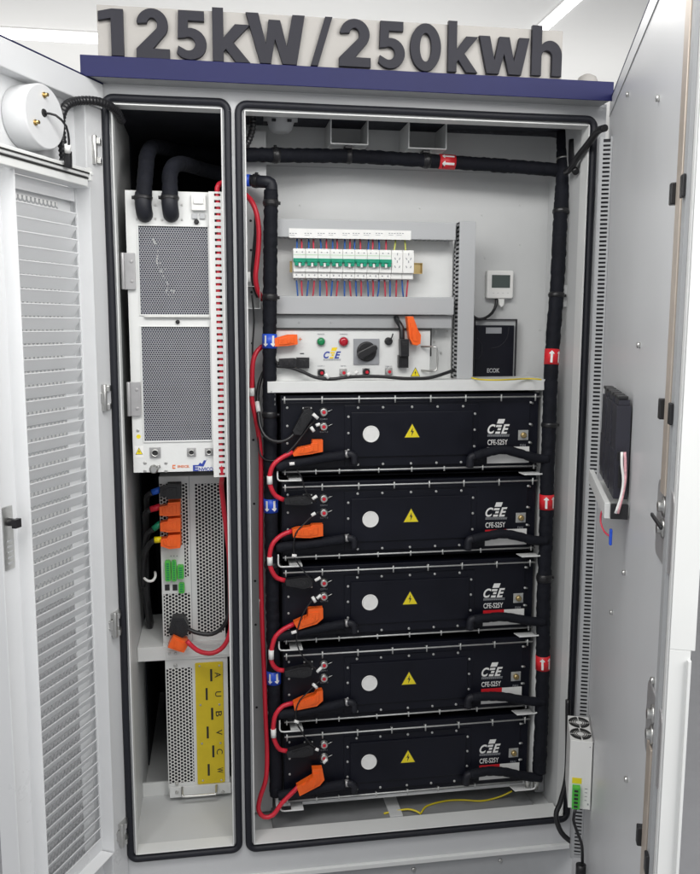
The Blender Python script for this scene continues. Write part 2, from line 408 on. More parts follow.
# ------------------------------------------------------------------ left (louvred) door, part of the cabinet
ld = bpy.data.objects.new('louvred_door', None); C.objects.link(ld); ld.parent = cab; ld['label'] = 'narrow louvred door standing open'
DT, DB, DW = 2.352, -.03, .432
RA = .042
q = MB(XL)
# sheet with an opening for the louvres
LS0, LS1, LZ0, LZ1 = .055, .352, .165, 2.02
q.box(-.030, LS0, .0, .004, DB, 2.285); q.box(LS1, DW, .0, .004, DB, 2.285); q.box(LS0, LS1, .0, .004, LZ1+.045, 2.285); q.box(LS0, LS1, .0, .004, DB, LZ0)
q.build('inner_sheet', M['door'], ld)
q = MB(XL)      # raised rim: top, hinge side, bottom
q.box(-.034, DW, -.040, .03, 2.285, DT)
q.box(-.034, .048, -.034, .03, DB, 2.2848)
q.build('door_rim', M['door'], ld, bevel=.003)
MB(XL).box(DW, DW+.003, -.02, .034, DB, DT).build('door_edge', M['door'], ld, bevel=.001)
q = MB(XL); q.box(-.034, DW+.003, -.04, .032, DT+.0003, DT+.003); q.build('blue_top_edge', M['blue'], ld)
q = MB(XL); q.box(LS1, LS1+.002, -RA, .0, LZ0-.04, LZ1+.045); q.box(LS0-.0065, LS0-.0045, -RA, 0, LZ0-.04, LZ1+.045)
q.box(LS0, LS1, -RA, 0, LZ1+.043, LZ1+.045); q.box(LS0, LS1, -RA, 0, LZ0-.04, LZ0-.038)
q.build('louvre_casing', M['slat'], ld)
q = MB(XL)
z = LZ0; pitch = .0352
while z < LZ1+.01:
    q.add([(LS0, 0.0, z), (LS1, 0.0, z), (LS1, .020, z-.029), (LS0, .020, z-.029), (LS0, 0.0, z+.0022), (LS1, 0.0, z+.0022), (LS1, .0205, z-.0272), (LS0, .0205, z-.0272)],
          [(0,1,2,3),(4,7,6,5),(0,4,5,1),(1,5,6,2),(2,6,7,3),(3,7,4,0)])
    q.box(LS0, LS1, -.0014, -.0004, z, z+.0028)
    z += pitch
q.build('louvre_slats', M['slat'], ld)
q = MB(XL); q.box(LS0+.045, LS1, .0255, .0265, LZ0-.03, LZ1); q.build('filter_mesh', M['filt'], ld)
q = MB(XL); q.box(LS0, LS1, .004, .006, LZ1+.008, LZ1+.0425); q.box(LS0-.01, LS0+.045, .024, .026, LZ0-.03, LZ1+.04); q.box(LS0+.0455, LS1, .024, .026, LZ1+.001, LZ1+.04); q.build('filter_edge', M['slat'], ld)
# light bar across the door above the louvres
q = MB(XL); q.box(.075, .45, -.058, -.036, 2.086, 2.108); q.build('cross_rail', M['lip'], ld, bevel=.004)
q = MB(XL); q.box(.076, .45, -.0605, -.0585, 2.094, 2.098); q.box(.076, .45, -.0565, -.0535, 2.0815, 2.0855); q.build('rail_groove', M['ink'], ld)
q = MB(XL); q.box(.062, .075, -.060, -.034, 2.078, 2.112); q.lathe((.068, -.060, 2.097), (0, -1, 0), [(0, .006), (.004, .005)], 10); q.build('rail_end', M['lip'], ld, bevel=.001)
q = MB(XL); q.box(.075, .45, -.054, -.030, 2.062, 2.082); q.build('cross_rail', M['lip'], ld, bevel=.002)
# lock
hd = MB(XL); hd.box(.372, .407, -.004, -.0005, 1.095, 1.255); hd = hd.build('lock_plate', M['steel'], ld, bevel=.002)
q = MB(XL); q.lathe((.388, -.004, 1.215), (0, -1, 0), [(0, .010), (.02, .009), (.021, .008)], 16); q.box(.379, .401, -.034, -.022, 1.203, 1.225); q.build('lock_knob', M['blackp'], ld, bevel=.002)
q = MB(XL)
for i in range(5): q.new(); q.box(.380, .400, -.0052, -.004, 1.110+i*.014, 1.114+i*.014)
q.each('lock_bar', M['grey'], ld)

# ------------------------------------------------------------------ right door, part of the cabinet
rd = bpy.data.objects.new('wide_door', None); C.objects.link(rd); rd.parent = cab; rd['label'] = 'wide plain door standing open with a steel lock rod'
RW = 1.425
q = MB(XR); q.box(.006, RW-.002, .0, .030, -.03, 2.366); q.build('door_leaf', M['doorR'], rd, bevel=.001)
q = MB(XR); q.box(.006, RW, -.0005, .032, 2.3665, 2.371); q.build('blue_top_edge', M['blue'], rd)
q = MB(XR); q.box(.02, RW-.05, -.0022, -.0002, 2.318, 2.3195); q.build('seam', M['grey'], rd)
q = MB(XR); q.box(RW-.0018, RW, -.001, .036, 1.205, 2.37); q.box(RW-.0018, RW, -.001, .030, -.03, 1.2045); q.box(RW-.002, RW+.006, .026, .0305, -.03, 1.19)
q.build('door_edge', M['lip'], rd, bevel=.0005)
q = MB(XR); q.box(RW-.022, RW-.004, -.0035, -.0004, 0.0, 2.3); q.build('rim_strip', M['panelw'], rd, bevel=.001)
for z0, z1 in ((1.43, 2.34), (.0, 1.0)): q = MB(XR); q.box(RW-.115, RW-.072, -.009, -.005, z0, z1); q.build('lock_rod', M['lockbar'], rd, bevel=.001)
q = MB(XR); q.box(RW-.066, RW-.040, -.007, -.0005, .0, 2.34); q.build('rod_channel', M['grey'], rd)
def lockplate(zc, up=1):
    q = MB(XR); q.prism(rrect(RW-.165, RW-.012, zc-.075, zc+.055, .018), -.0045, -.0005); o = q.build('lock_plate', M['zinc'], rd, bevel=.001)
    q = MB(XR)
    for dz in (.020, -.016): q.new(); q.lathe((RW-.092, -.0045, zc+dz), (0, -1, 0), [(0, .016), (.003, .016), (.004, .009), (.010, .009), (.011, .007)], 16)
    q.each('plate_screw', M['steel'], rd)
lockplate(1.390); lockplate(1.035)
q = MB(XR); q.box(RW-.15, RW-.05, -.017, -.012, 1.380, 1.387); q.build('lock_cam', M['blackp'], rd, bevel=.002)
for zz in (1.906, 1.565, .815):
    for s0, s1, n1 in ((RW-.135, RW-.118, .016), (RW-.058, RW-.038, .013)):
        q = MB(XR); q.box(s0, s1, -n1, -.0075 if s1 > RW-.1 else -.0005, zz-.017, zz+.017); q.build('rod_guide', M['blackp'], rd, bevel=.002)
q = MB(XR)
for s_, z_ in ((.50, 2.26), (1.02, 2.12), (.92, 1.66), (.86, 1.16), (.66, 1.00), (1.05, .78), (1.30, 1.10), (1.345, 1.50), (1.345, 2.0), (1.345, .75)):
    q.new(); q.lathe((s_, 0, z_), (0, -1, 0), [(0, .006), (.006, .006), (.007, .004)], 12)
q.each('stud', M['steel'], rd)

# cable duct on the right door
dt = thing('cable_duct', 'slotted grey cable duct running down the open right door by its hinges', 'cable duct', XR(Vector((.1, 0, 1.1))))
DS0, DS1, DN = .085, .150, .034
q = MB(XR); q.box(DS0, DS1, -DN-.003, -DN, .0, 2.235); q.build('duct_cover', M['duct'], dt, bevel=.0015)
q = MB(XR); q.box(DS1-.002, DS1, -DN, -.026, .0, 2.235); q.box(DS1-.002, DS1, -.006, -.0008, .0, 2.235)
z = .005
while z < 2.225:
    q.box(DS1-.002, DS1, -.026, -.006, z, z+.0062); z += .0122
q.box(DS0, DS1-.002, -.003, -.0008, .0, 2.235); q.box(DS0, DS0+.002, -DN, -.003, .0, 2.235)
q.build('slotted_wall', M['duct'], dt)
q = MB(XR); q.box(DS0+.004, DS1-.018, -DN+.003, -.004, .003, 2.232); q.build('duct_wires', M['slotdark'], dt)

# power supply box on the right door
ps = thing('power_supply', 'white power supply box with two round fan grilles on its top, on the right door', 'power supply', XR(Vector((.28, 0, .297))))
q = MB(XR); q.box(.20, .36, -.066, -.003, .297, .507); q.build('housing', M['white'], ps, bevel=.0015)
for sc_ in (.243, .316):
    q = MB(XR)
    c0 = Vector((sc_, -.035, .5075))
    for rr in (.028, .0225, .017, .0115):
        n = 40; pts = [(c0.x+rr*math.cos(2*math.pi*k/n)*1.15, c0.y+rr*math.sin(2*math.pi*k/n), c0.z) for k in range(n+1)]
        for k in range(n):
            if k % 10 == 0: continue
            a, b = Vector(pts[k]), Vector(pts[k+1]); d = (a-c0)*.095; up = Vector((0, 0, .0006))
            q.add([a-d, b-d, b+d, a+d, a-d+up, b-d+up, b+d+up, a+d+up], [(0,3,2,1),(4,5,6,7),(0,1,5,4),(1,2,6,5),(2,3,7,6),(3,0,4,7)])
    q.build('fan_grille', M['ink'], ps)
q = MB(XR); q.box(.3605, .378, -.056, -.034, .305, .372); tb = q.build('terminal_block', M['greent'], ps, bevel=.001)
q = MB(XR)
for i in range(5): q.new(); q.box(.3785, .380, -.051, -.040, .311+i*.012, .317+i*.012)
q.each('terminal_slot', M['ink'], ps)
q = MB(XR); q.box(.3603, .3612, -.057, -.030, .376, .393); q.build('yellow_label', M['yellow'], ps)
q = MB(XR)
for i in range(4): q.box(.3603, .3607, -.020, -.014+i*.0005, .325+i*.012, .327+i*.012)
q.box(.3603, .3609, -.012, -.009, .49, .493); q.box(.3603, .3609, -.012, -.008, .312, .317)
q.build('rating_print', M['gink'], ps)
q = MB(XR); q.box(.18, .20, -.004, -.0006, .46, .50); q.box(.2, .36, -.0028, -.0006, .5075, .515); q.build('mounting_lug', M['zinc'], ps)
q = MB(XR); q.tube([(.375,-.045,.305),(.375,-.05,.27),(.36,-.035,.22),(.34,-.02,.17),(.33,-.015,.10),(.33,-.012,.02)], .0045, 8)
tag(q.build('cable', M['hosep']), 'thin black cable hanging from the green terminal of the white power supply', 'cable')
q = MB(); q.tube(T([(568,700,-.05),(567,770,-.06),(561,800,-.07),(556,815,-.08),(561,832,-.10),(572,842,-.12),(584,846,-.16)]), .0085, 10)
tag(q.build('cable', M['hosep']), 'black cable looping beneath the wide opening corner toward the right door', 'cable')
q = MB(XR); q.tube([(.34,-.02,.11),(.35,-.02,.03),(.36,-.02,-.03)], .015, 10); tag(q.build('cable_boot', M['blackp']), 'thick black cable boot at the foot of the right door duct', 'cable boot')

# contactor set on the right door
cb = thing('contactor_rail', 'pale metal rail carrying three black contactors on the right door', 'mounting rail', XR(Vector((.7, 0, 1.29))))
q = MB(XR); q.box(.44, .88, -.052, -.040, 1.284, 1.318); q.box(.44, .88, -.040, -.001, 1.284, 1.289); q.build('rail', M['panelw'], cb, bevel=.001)
q = MB(XR); q.box(.8805, .892, -.040, -.004, 1.286, 1.318); q.build('rail_end', M['blackp'], cb, bevel=.001)
for i, nm in enumerate(('farthest of the three black contactors, next to the slotted duct', 'middle of the three black contactors on the right door rail', 'nearest black contactor on the rail, with the pink braid in front')):
    s0 = .52+i*.118
    t = thing('contactor', nm, 'contactor', XR(Vector((s0+.05, 0, 1.31))), 'black contactors on the right door')
    q = MB(XR); q.box(s0+.006, s0+.102, -.033, -.003, 1.324, 1.528); q.box(s0+.014, s0+.098, -.029, -.006, 1.5285, 1.541); q.box(s0+.010, s0+.102, -.0345, -.033, 1.345, 1.43); q.build('housing', M['contactor'], t, bevel=.003)
    q = MB(XR); q.new(); q.box(s0+.01, s0+.045, -.032, -.010, 1.5415, 1.549); q.new(); q.box(s0+.065, s0+.10, -.032, -.010, 1.5415, 1.549); q.each('terminal_clip', M['blackp'], t, bevel=.002)
    q = MB(XR); q.box(s0+.112, s0+.1145, -.026, -.010, 1.35, 1.40); q.box(s0+.112, s0+.1145, -.030, -.020, 1.41, 1.43); q.build('face_plate', M['grey'] if i == 0 else M['blackp'], t, bevel=.001)
for dx, mt_, lb_ in ((0, 'pink', 'pink braided wire hanging in front of the nearest black contactor'), (.006, 'whitel', 'white wire hanging beside the pink one in front of the nearest black contactor')):
    q = MB(XR); q.tube([(.885+dx*.3,-.016-dx,1.432),(.889,-.014-dx*1.2,1.405),(.890,-.013-dx*.6,1.37),(.893,-.018-dx*.4,1.335),(.898,-.026-dx*.8,1.300)], .0030, 8, .01)
    tag(q.build('wire', M[mt_]), lb_, 'wire')
q = MB(XR); q.tube([(.83,-.046,1.295),(.82,-.052,1.285),(.82,-.053,1.262),(.84,-.046,1.245),(.86,-.036,1.24)], .0022, 6, .01)
tag(q.build('wire', M['rwire']), 'thin dark red wire loop below the rail on the right door', 'wire')
q = MB(XR); q.box(.86, .872, -.038, -.032, 1.222, 1.258); tag(q.build('wire_splice', M['bluel'], bevel=.002), 'small blue wire splice under the rail on the right door', 'wire splice')

# ------------------------------------------------------------------ drum on the left door, conduit
dr = thing('round_housing', 'white round drum housing with brass studs on the left door above the louvres', 'drum housing', XL(Vector((.27, 0, 2.2))))
dc = Vector((.262, 0, 2.198)); 
q = MB(XL); q.lathe((dc.x, -.002, dc.z), (0, -1, 0), [(0, .076), (.062, .076), (.065, .0735)], 56); q.build('drum', M['door'], dr, bevel=.001)
q = MB(XL)
for dx, dz in ((.002, .050), (.040, -.022)): q.new(); q.cyl((dc.x+dx, -.067, dc.z+dz), (dc.x+dx, -.079, dc.z+dz), .0045, 12); q.cyl((dc.x+dx, -.067, dc.z+dz), (dc.x+dx, -.070, dc.z+dz), .0075, 6)
q.each('brass_stud', M['brass'], dr)
q = MB(XL); q.lathe((dc.x+.004, -.067, dc.z+.008), (0, -1, 0), [(0, .010), (.002, .009)], 20); q.build('cable_hole', M['ink'], dr)
q = MB(XL); q.tube([(dc.x+.004, -.066, dc.z+.008), (dc.x-.012, -.088, dc.z+.005), (dc.x-.038, -.098, dc.z-.015), (dc.x-.056, -.092, dc.z-.045), (dc.x-.062, -.085, dc.z-.062)], .0030, 8)
tag(q.build('wire', M['hosep']), 'short black wire from the centre hole of the white drum', 'wire')
q = MB(XL); q.tube([(dc.x-.058, -.086, dc.z-.055), (dc.x-.066, -.080, dc.z-.072)], .0075, 10); tag(q.build('cable_tag', M['whitel']), 'white sleeve on the wires beside the round drum', 'cable tag')
q = MB(XL); q.tube([(dc.x-.072, -.076, dc.z-.068), (dc.x-.080, -.070, dc.z-.105)], .010, 10); tag(q.build('connector', M['blackp'], bevel=.001), 'black inline connector hanging at the right edge of the drum', 'connector')
# corrugated conduit
pts = spline(T([(64,160,-.20),(62,140,-.20),(61,120,-.19),(66,106,-.17),(78,101,-.13),(95,101,-.09),(108,105,-.05),(117,112,.01),(122,121,.05)]), .0026)
q = MB(); q.ring(pts, lambda i, k: .0118 if i % 4 < 2 else .0098, 12)
tag(q.build('conduit', M['hosep']), 'black corrugated conduit arching from the left door into the cabinet corner', 'conduit')

# ------------------------------------------------------------------ sign
sg = thing('sign', 'capacity sign board with raised dark characters standing on the blue canopy', 'sign', (.4, -.06, 2.406))
tl, tr_ = W(96.5, 4.5, -.065), W(563, 31, -.065)
MB().prism([(tl.x, 2.4065), (tr_.x, 2.4065), (tr_.x, tr_.z), (tl.x, tl.z)], -.065, -.045).build('backboard', M['board'], sg, bevel=.0008)
GL = [('1',98.4,8.4,123.5,55.4),('2',136,8.4,169.5,58.5),('5',175.5,10.7,206.5,59.7),('k',212.5,8.4,250,62),('W',246,14,304.8,63.8),('/',310.8,16.5,332.4,65.8),
      ('2',339.3,18.9,370.8,66.8),('5',377.7,21.3,405,68.6),('0',410.3,23.3,441,71.3),('k',448.2,21.5,477.9,72.4),('w',479,37,529,74.3),('h',532,26,562,76)]
def arc(cx, cy, rx, ry, a0, a1, n=18): return [(cx+rx*math.cos(R(a0+(a1-a0)*i/n)), cy+ry*math.sin(R(a0+(a1-a0)*i/n))) for i in range(n+1)]
GLY = {
 '1': [[(0,.74),(.50,.80),(.50,0),(1,0),(1,1),(.55,1),(0,.93)]],
 '2': [[(.05,.69)]+arc(.49,.68,.47,.32,172,-32)+[(.50,.20),(1,.20),(1,0),(0,0),(0,.185)]+arc(.48,.68,.155,.135,-38,168)],
 '5': [[(.10,1),(.93,1),(.93,.80),(.41,.80),(.40,.645)]+arc(.46,.325,.54,.325,97,-142)+[(.085,.275)]+arc(.41,.325,.22,.14,-122,118)+[(.07,.43)]],
 'k': [[(0,0),(0,1),(.29,1),(.29,.45),(.60,.71),(1.0,.71),(.55,.37),(1,0),(.62,0),(.35,.24),(.29,.19),(.29,0)]],
 'W': [[(0,1),(.21,1),(.335,.40),(.385,.88),(.58,.88),(.69,.36),(.79,1),(1,1),(.86,0),(.62,0),(.49,.50),(.42,0),(.24,0)]],
 '/': [[(0,0),(.33,0),(1,1),(.67,1)]],
 '0': [arc(.5,.5,.5,.5,0,360,44)[:-1], arc(.5,.5,.19,.30,0,360,32)[:-1]],
 'w': [[(0,1),(.21,1),(.31,.36),(.40,1),(.60,1),(.70,.36),(.80,1),(1,1),(.85,0),(.60,0),(.50,.55),(.40,0),(.16,0)]],
 'h': [[(0,0),(0,1),(.32,1),(.32,.62)]+arc(.60,.40,.40,.31,118,0)+[(1,0),(.68,0),(.68,.38)]+arc(.50,.38,.18,.13,0,180)+[(.32,0)]]}
for ch, a, b_, c_, d_ in GL:
    x0, x1, z0, z1 = rect(a, b_, c_, d_, -.078)
    cu = bpy.data.curves.new('g', 'CURVE'); cu.dimensions = '2D'; cu.fill_mode = 'BOTH'; cu.extrude = .006; cu.bevel_depth = .0008; cu.bevel_resolution = 1; cu.offset = -.0006
    for loop in GLY[ch]:
        sp_ = cu.splines.new('POLY'); sp_.points.add(len(loop)-1); sp_.use_cyclic_u = True
        for pt, (u, v) in zip(sp_.points, loop): pt.co = ((x0+u*(x1-x0)), (z0+v*(z1-z0)), 0, 1)
    ob = bpy.data.objects.new('g', cu); C.objects.link(ob); bpy.context.view_layer.update()
    me0 = bpy.data.meshes.new_from_object(ob.evaluated_get(bpy.context.evaluated_depsgraph_get()))
    q = MB(); q.add([(v.co.x, -.0725-v.co.z, v.co.y) for v in me0.vertices], [list(p.vertices) for p in me0.polygons])
    bpy.data.objects.remove(ob); bpy.data.curves.remove(cu); bpy.data.meshes.remove(me0)
    q.build('character', M['letter'], sg)

# ------------------------------------------------------------------ helpers for connectors
def round_conn(px, py, Y, rpx, parent, name='connector', face=None, body=None, cap=False):
    c = W(px, py, Y); r = W(px+rpx, py, Y).x-c.x
    q = MB(); q.lathe((c.x, Y, c.z), (0, -1, 0), [(0, r), (.004, r), (.005, r*.86), (.012, r*.82), (.013, r*.7)], 20)
    o = q.build(name, body or M['steel'], parent)
    q = MB(); q.lathe((c.x, Y-.013, c.z), (0, -1, 0), [(0, r*.42), (.002, r*.36)], 10); q.build('connector_face', face or M['rwire'], o)
    if cap:
        q = MB(); q.tube([(c.x+r*.8, Y-.004, c.z), (c.x+r*1.5, Y-.006, c.z+r*.4), (c.x+r*1.9, Y-.004, c.z+r*.5)], .0012, 6); q.build('cap_strap', M['steel'], o)
    return o
def cfe_logo(px, Y, parent, c1, c2, sub=True, f='2'):
    x0, y0, x1, y1 = px; w = x1-x0; h = y1-y0
    P = lambda u, v: (x0+u*w, y0+v*h)
    lg = text('C', *rect(*P(0,.30), *P(.36,.84), Y), Y, c1, name='logo', parent=parent, off=.03, shear=.35)
    text('E', *rect(*P(.62,.30), *P(1,.84), Y), Y, c1, name='logo_letter', parent=lg, off=.03, shear=.35)
    q = MB(); q.prism(poly_px([P(.42,.26), P(.50,.0), P(.80,.0), P(.72,.26)], Y), Y-.0008, Y); 
    q.prism(poly_px([P(.38,.46), P(.41,.34), P(.66,.34), P(.63,.46)], Y), Y-.0008, Y)
    q.prism(poly_px([P(.44,.64), P(.47,.52), P(.62,.52), P(.59,.64)], Y), Y-.0008, Y)
    q.prism(poly_px([P(.34,.84), P(.37,.72), P(.58,.72), P(.55,.84)], Y), Y-.0008, Y)
    q.build('logo_mark', c2, lg)
    if sub:
        q = MB(); q.prism(poly_px([P(0,.88), P(1,.88), P(1,.91), P(0,.91)], Y), Y-.0006, Y)
        for i in range(14): q.prism(poly_px([P(i/14,.94), P((i+.7)/14,.94), P((i+.7)/14,1), P(i/14,1)], Y), Y-.0006, Y)
        q.build('logo_strapline', M['gink'], lg)
    return lg

# ------------------------------------------------------------------ battery packs
PY = .10; PITCH = .2755
packs = []
PL, PR_ = .200, 1.042
px0 = W(344, 435, PY).x; px1 = W(478, 435, PY).x
ptop = W(282, 399.5, PY).z; pbot = W(306, 470, PY).z
PZ1 = W(330, 395, PY).z; PZ0 = PZ1-.248
pk = thing('battery_pack', 'x', 'battery pack', (.62, .4, PZ0), 'black battery packs stacked in the rack')
q = MB(); q.box(PL, PR_, PY+.001, .95, PZ0, PZ1); q.build('case', M['packp'], pk, bevel=.002)
q = MB(); q.box(PL+.004, PR_-.03, PY-.004, PY+.0008, PZ0+.018, PZ1-.022); q.build('front_plate', M['packp'], pk, bevel=.0015)
YF = PY-.004
ft = MB(); a = rect(344.5, 404.5, 478, 463, YF); ft.box(a[0], a[1], YF-.003, YF-.0003, a[2]-.006, a[3]); cov = ft.build('service_cover', M['packp'], pk, bevel=.001)
a2 = rect(351, 411.5, 472, 455.5, YF); q = MB(); q.box(a2[0], a2[1], YF-.009, YF-.0032, a2[2], a2[3]); q.build('raised_panel', M['packp'], cov, bevel=.0015)
q = MB()
YC = YF-.003
for x in (358, 383, 412, 437.5, 463): 
    p = W(x, 408, YC); bolt(q, p.x, a[3]-.0075, YC, .0042); 
for x in (358, 383, 411, 436.5, 461): 
    p = W(x, 457, YC); bolt(q, p.x, a[2]-.0005, YC, .0042)
for z_ in (a[3]-.036, a[3]-.088, a[3]-.142):
    bolt(q, a[0]+.012, z_, YC, .0042); bolt(q, a[1]-.013, z_+.004, YC, .0042)
q.each('cover_bolt', M['rod'], cov)
YP = YF-.009
c = W(371, 434, YP); q = MB(); q.lathe((c.x, YP, c.z), (0, -1, 0), [(0, .0265), (.0025, .0265), (.0032, .0255), (.0032, .0232), (.0024, .0228)], 40); q.build('vent_disc', M['whitel'], pk)
warn_tri((412, 422.5, 438, 8.5), YP-.0002, pk)
cfe_logo((487.5, 419, 509.5, 436.5), YF-.0002, pk, M['whitel'], M['whitel'])
ptext('CFE-S25Y', (487.5, 439.5, 507.5, 444.8), YF-.0002, M['whitel'], name='model_lettering', parent=pk, off=.01)
# square socket at right
a = rect(518, 430, 528, 440, YF); q = MB(); q.box(a[0], a[1], YF-.003, YF-.0003, a[2], a[3]); so = q.build('fan_socket', M['rod'], pk, bevel=.001)
q = MB(); cx, cz = (a[0]+a[1])/2, (a[2]+a[3])/2; q.lathe((cx, YF-.003, cz), (0, -1, 0), [(0, .010), (.008, .009), (.010, .006)], 16); q.build('socket_barrel', M['brass'], so)
ptext('FAN', (520, 444, 525.5, 446.5), YF-.0002, M['gink'], name='socket_lettering', parent=pk)
# rating label
a = rect(487, 446.8, 529, 463, YF); q = MB(); q.box(a[0], a[1], YF-.0008, YF-.0002, a[2], a[3]); rl = q.build('rating_label', M['whitel'], pk)
# edge bolts with side screws
q = MB()
for z_ in (PZ1-.038, PZ1-.095, PZ1-.15, PZ1-.205): bolt(q, PL+.019, z_, YF, .004)
for z_ in (PZ1-.034, PZ1-.105, PZ1-.165, PZ1-.222): q.cyl((PR_-.022, YF, z_), (PR_-.034, YF-.010, z_+.005), .0035, 8)
q.each('edge_bolt', M['rod'], pk)
# clamping rods with studs
def rod(z, xs, nm, off=.018, stud=.022):
    q = MB(); q.cyl((PL+.002, YF-off, z), (PR_-.004, YF-off, z), .0027, 10); o = q.build(nm, M['rod'], pk)
    q = MB()
    for x in xs: q.new(); q.cyl((x, YF-off-.001, z-stud*.6), (x, YF-off-.001, z+stud*.4), .0026, 8); q.cyl((x, YF-off-.001, z), (x, YF, z), .002, 6)
    q.each('rod_stud', M['rod'], o)
rod(ptop+.002, [W(x, 400, PY-.02).x for x in (284.5, 322, 359, 395, 430.5, 465.5, 501, 535)], 'top_rod')
rod(PZ0+.010, [W(x, 468, PY-.02).x for x in (285, 316, 339.5, 379, 412, 444.5, 483, 534)], 'bottom_rod', off=.012, stud=.016)
# signal sockets and power sockets
for (x, y) in ((323.5, 412), (323.5, 426.5)):
    round_conn(x, y, YF, 4.6, pk, 'signal_socket', face=M['bootr'], cap=True)
ptext('COM-1', (320, 418.2, 327, 419.8), YF-.0002, M['gink'], name='socket_lettering', parent=pk)
ptext('COM-2', (320, 431, 328, 432.6), YF-.0002, M['gink'], name='socket_lettering', parent=pk)
c = W(307, 412, YF)
q = MB(); q.box(c.x-.016, c.x+.016, YF-.005, YF-.0003, c.z-.016, c.z+.016); ps_ = q.build('power_socket', M['blackp'], pk, bevel=.001)
q = MB()
for i in (-1, 1):
    for j in (-1, 1): bolt(q, c.x+i*.0125, c.z+j*.0125, YF-.005, .0026, .002)
q.each('socket_screw', M['rod'], ps_)
c2 = W(316, 446, YF); q = MB(); q.box(c2.x-.018, c2.x+.018, YF-.005, YF-.0003, c2.z-.016, c2.z+.016); q.build('power_socket', M['blackp'], pk, bevel=.001)
pos = ['topmost', 'second from the top', 'middle', 'fourth from the top', 'lowest']
packs = [pk]
for i in range(1, 5):
    o = copy_tree(pk); o.location = pk.location+Vector((0, 0, -PITCH*i)); packs.append(o)
PLAB = ['topmost black battery pack in the rack, directly under the pale crossbeam', 'second black battery pack from the top of the rack',
        'middle black battery pack of the stack of five', 'fourth black battery pack down, second from the bottom', 'lowest black battery pack, just above the grey floor pan']
for o, l in zip(packs, PLAB): o['label'] = l
# the red band of the lower rating labels
for i, o in enumerate(packs):
    if i == 0: continue
    r_ = [x for x in KIDS(o) if x.name.startswith('rating_label')][0]
    a = rect(487, 446.8, 508.5, 452.3, YF)
    dz = -PITCH*i
    q = MB(); q.box(a[0], a[1], YF-.0014, YF-.0010, a[2]+dz, a[3]+dz)
    me_o = q.build('red_band', M['redl']); loc = o.location + r_.location
    me_o.data.transform(Matrix.Translation(-loc)); me_o.parent = r_

# ------------------------------------------------------------------ rack
rk = thing('battery_rack', 'pale steel rack frame with crossbeam and shelf lips around the black packs', 'rack', (.6, .15, WB))
a = rect(275, 380.5, 543, 391.5, .085)
MB().box(.158, 1.068, .085, .30, a[2], a[3]).build('crossbeam', M['panelw'], rk, bevel=.0015)
q = MB(); q.box(.172, .182, .092, .14, WB+.06, a[2]-.0005); q.build('upright', M['inner'], rk, bevel=.001)
q = MB(); q.box(1.056, 1.070, .092, .14, WB+.04, a[2]-.0005); q.build('upright', M['panelw'], rk, bevel=.001)
for i in range(5):
    z = PZ0-PITCH*i-.010
    # left lip: a bent bright flange hugging the corner
    q = MB(); q.ring(spline([(.186,.072,z+.035),(.186,.072,z+.004),(.190,.072,z-.003),(.20,.072,z-.006),(.262,.072,z-.006)], .006), lambda i, k: .0026, 8)
    q.box(.222, .262, .070, .30, z-.008, z-.003)
    q.build('shelf_lip', M['panelw'], rk)
    q = MB(); q.ring(spline([(1.062,.072,z+.014),(1.064,.072,z+.002),(1.058,.072,z-.004),(1.045,.072,z-.006),(.990,.072,z-.006)], .006), lambda i, k: .0028, 8)
    q.add([(.980,.10,z-.0025),(1.045,.10,z-.0025),(1.045,.070,z-.0035),(.990,.070,z-.0035),(.980,.10,z-.005),(1.045,.10,z-.005),(1.045,.070,z-.008),(.990,.070,z-.008)],
          [(0,1,2,3),(4,7,6,5),(0,4,5,1),(1,5,6,2),(2,6,7,3),(3,7,4,0)])
    q.build('shelf_lip', M['panelw'], rk)
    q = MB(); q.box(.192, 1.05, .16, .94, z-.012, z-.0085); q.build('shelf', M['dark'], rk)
q = MB(); q.box(.192, 1.05, .112, .94, PZ0-4*PITCH-.024, PZ0-4*PITCH-.0125); q.build('bottom_shelf', M['inner'], rk, bevel=.001)

# ------------------------------------------------------------------ coolant pipes
def sleeve(path, r, parent, name='pipe_sleeve', m_='foam', n=24, wr=.0021):
    pts = spline(path, .008); L_ = len(pts)
    seams = {}
    def f(i, k):
        p = pts[i]
        w = mnoise.noise(Vector((i*.55, k*.22, r*100)))*wr + mnoise.noise(Vector((i*.9, 3.3, k*.1)))*wr*.7
        return r+w-(.0012 if i % 7 == 0 else 0)
    q = MB(); q.ring(pts, f, n); return q.build(name, M[m_], parent), pts
def clamp(p, d, r, parent, w=.015, nm='pipe_clamp', m_='blackp'):
    d = Vector(d).normalized(); p = Vector(p)
    q = MB(); q.ring([p-d*w, p-d*w*.9, p+d*w*.9, p+d*w], lambda i, k: r*(1.0 if i in (0, 3) else 1.09), 20)
    q.ring([p-d*w*.4, p-d*w*.35, p+d*w*.35, p+d*w*.4], lambda i, k: r*1.16, 20)
    s_ = Vector((0,-1,0)).cross(d); q.cyl(p+s_*r*1.0-Vector((0,.004,0)), p+s_*r*1.35-Vector((0,.004,0)), .005, 8)
    return q.build(nm, M[m_], parent)
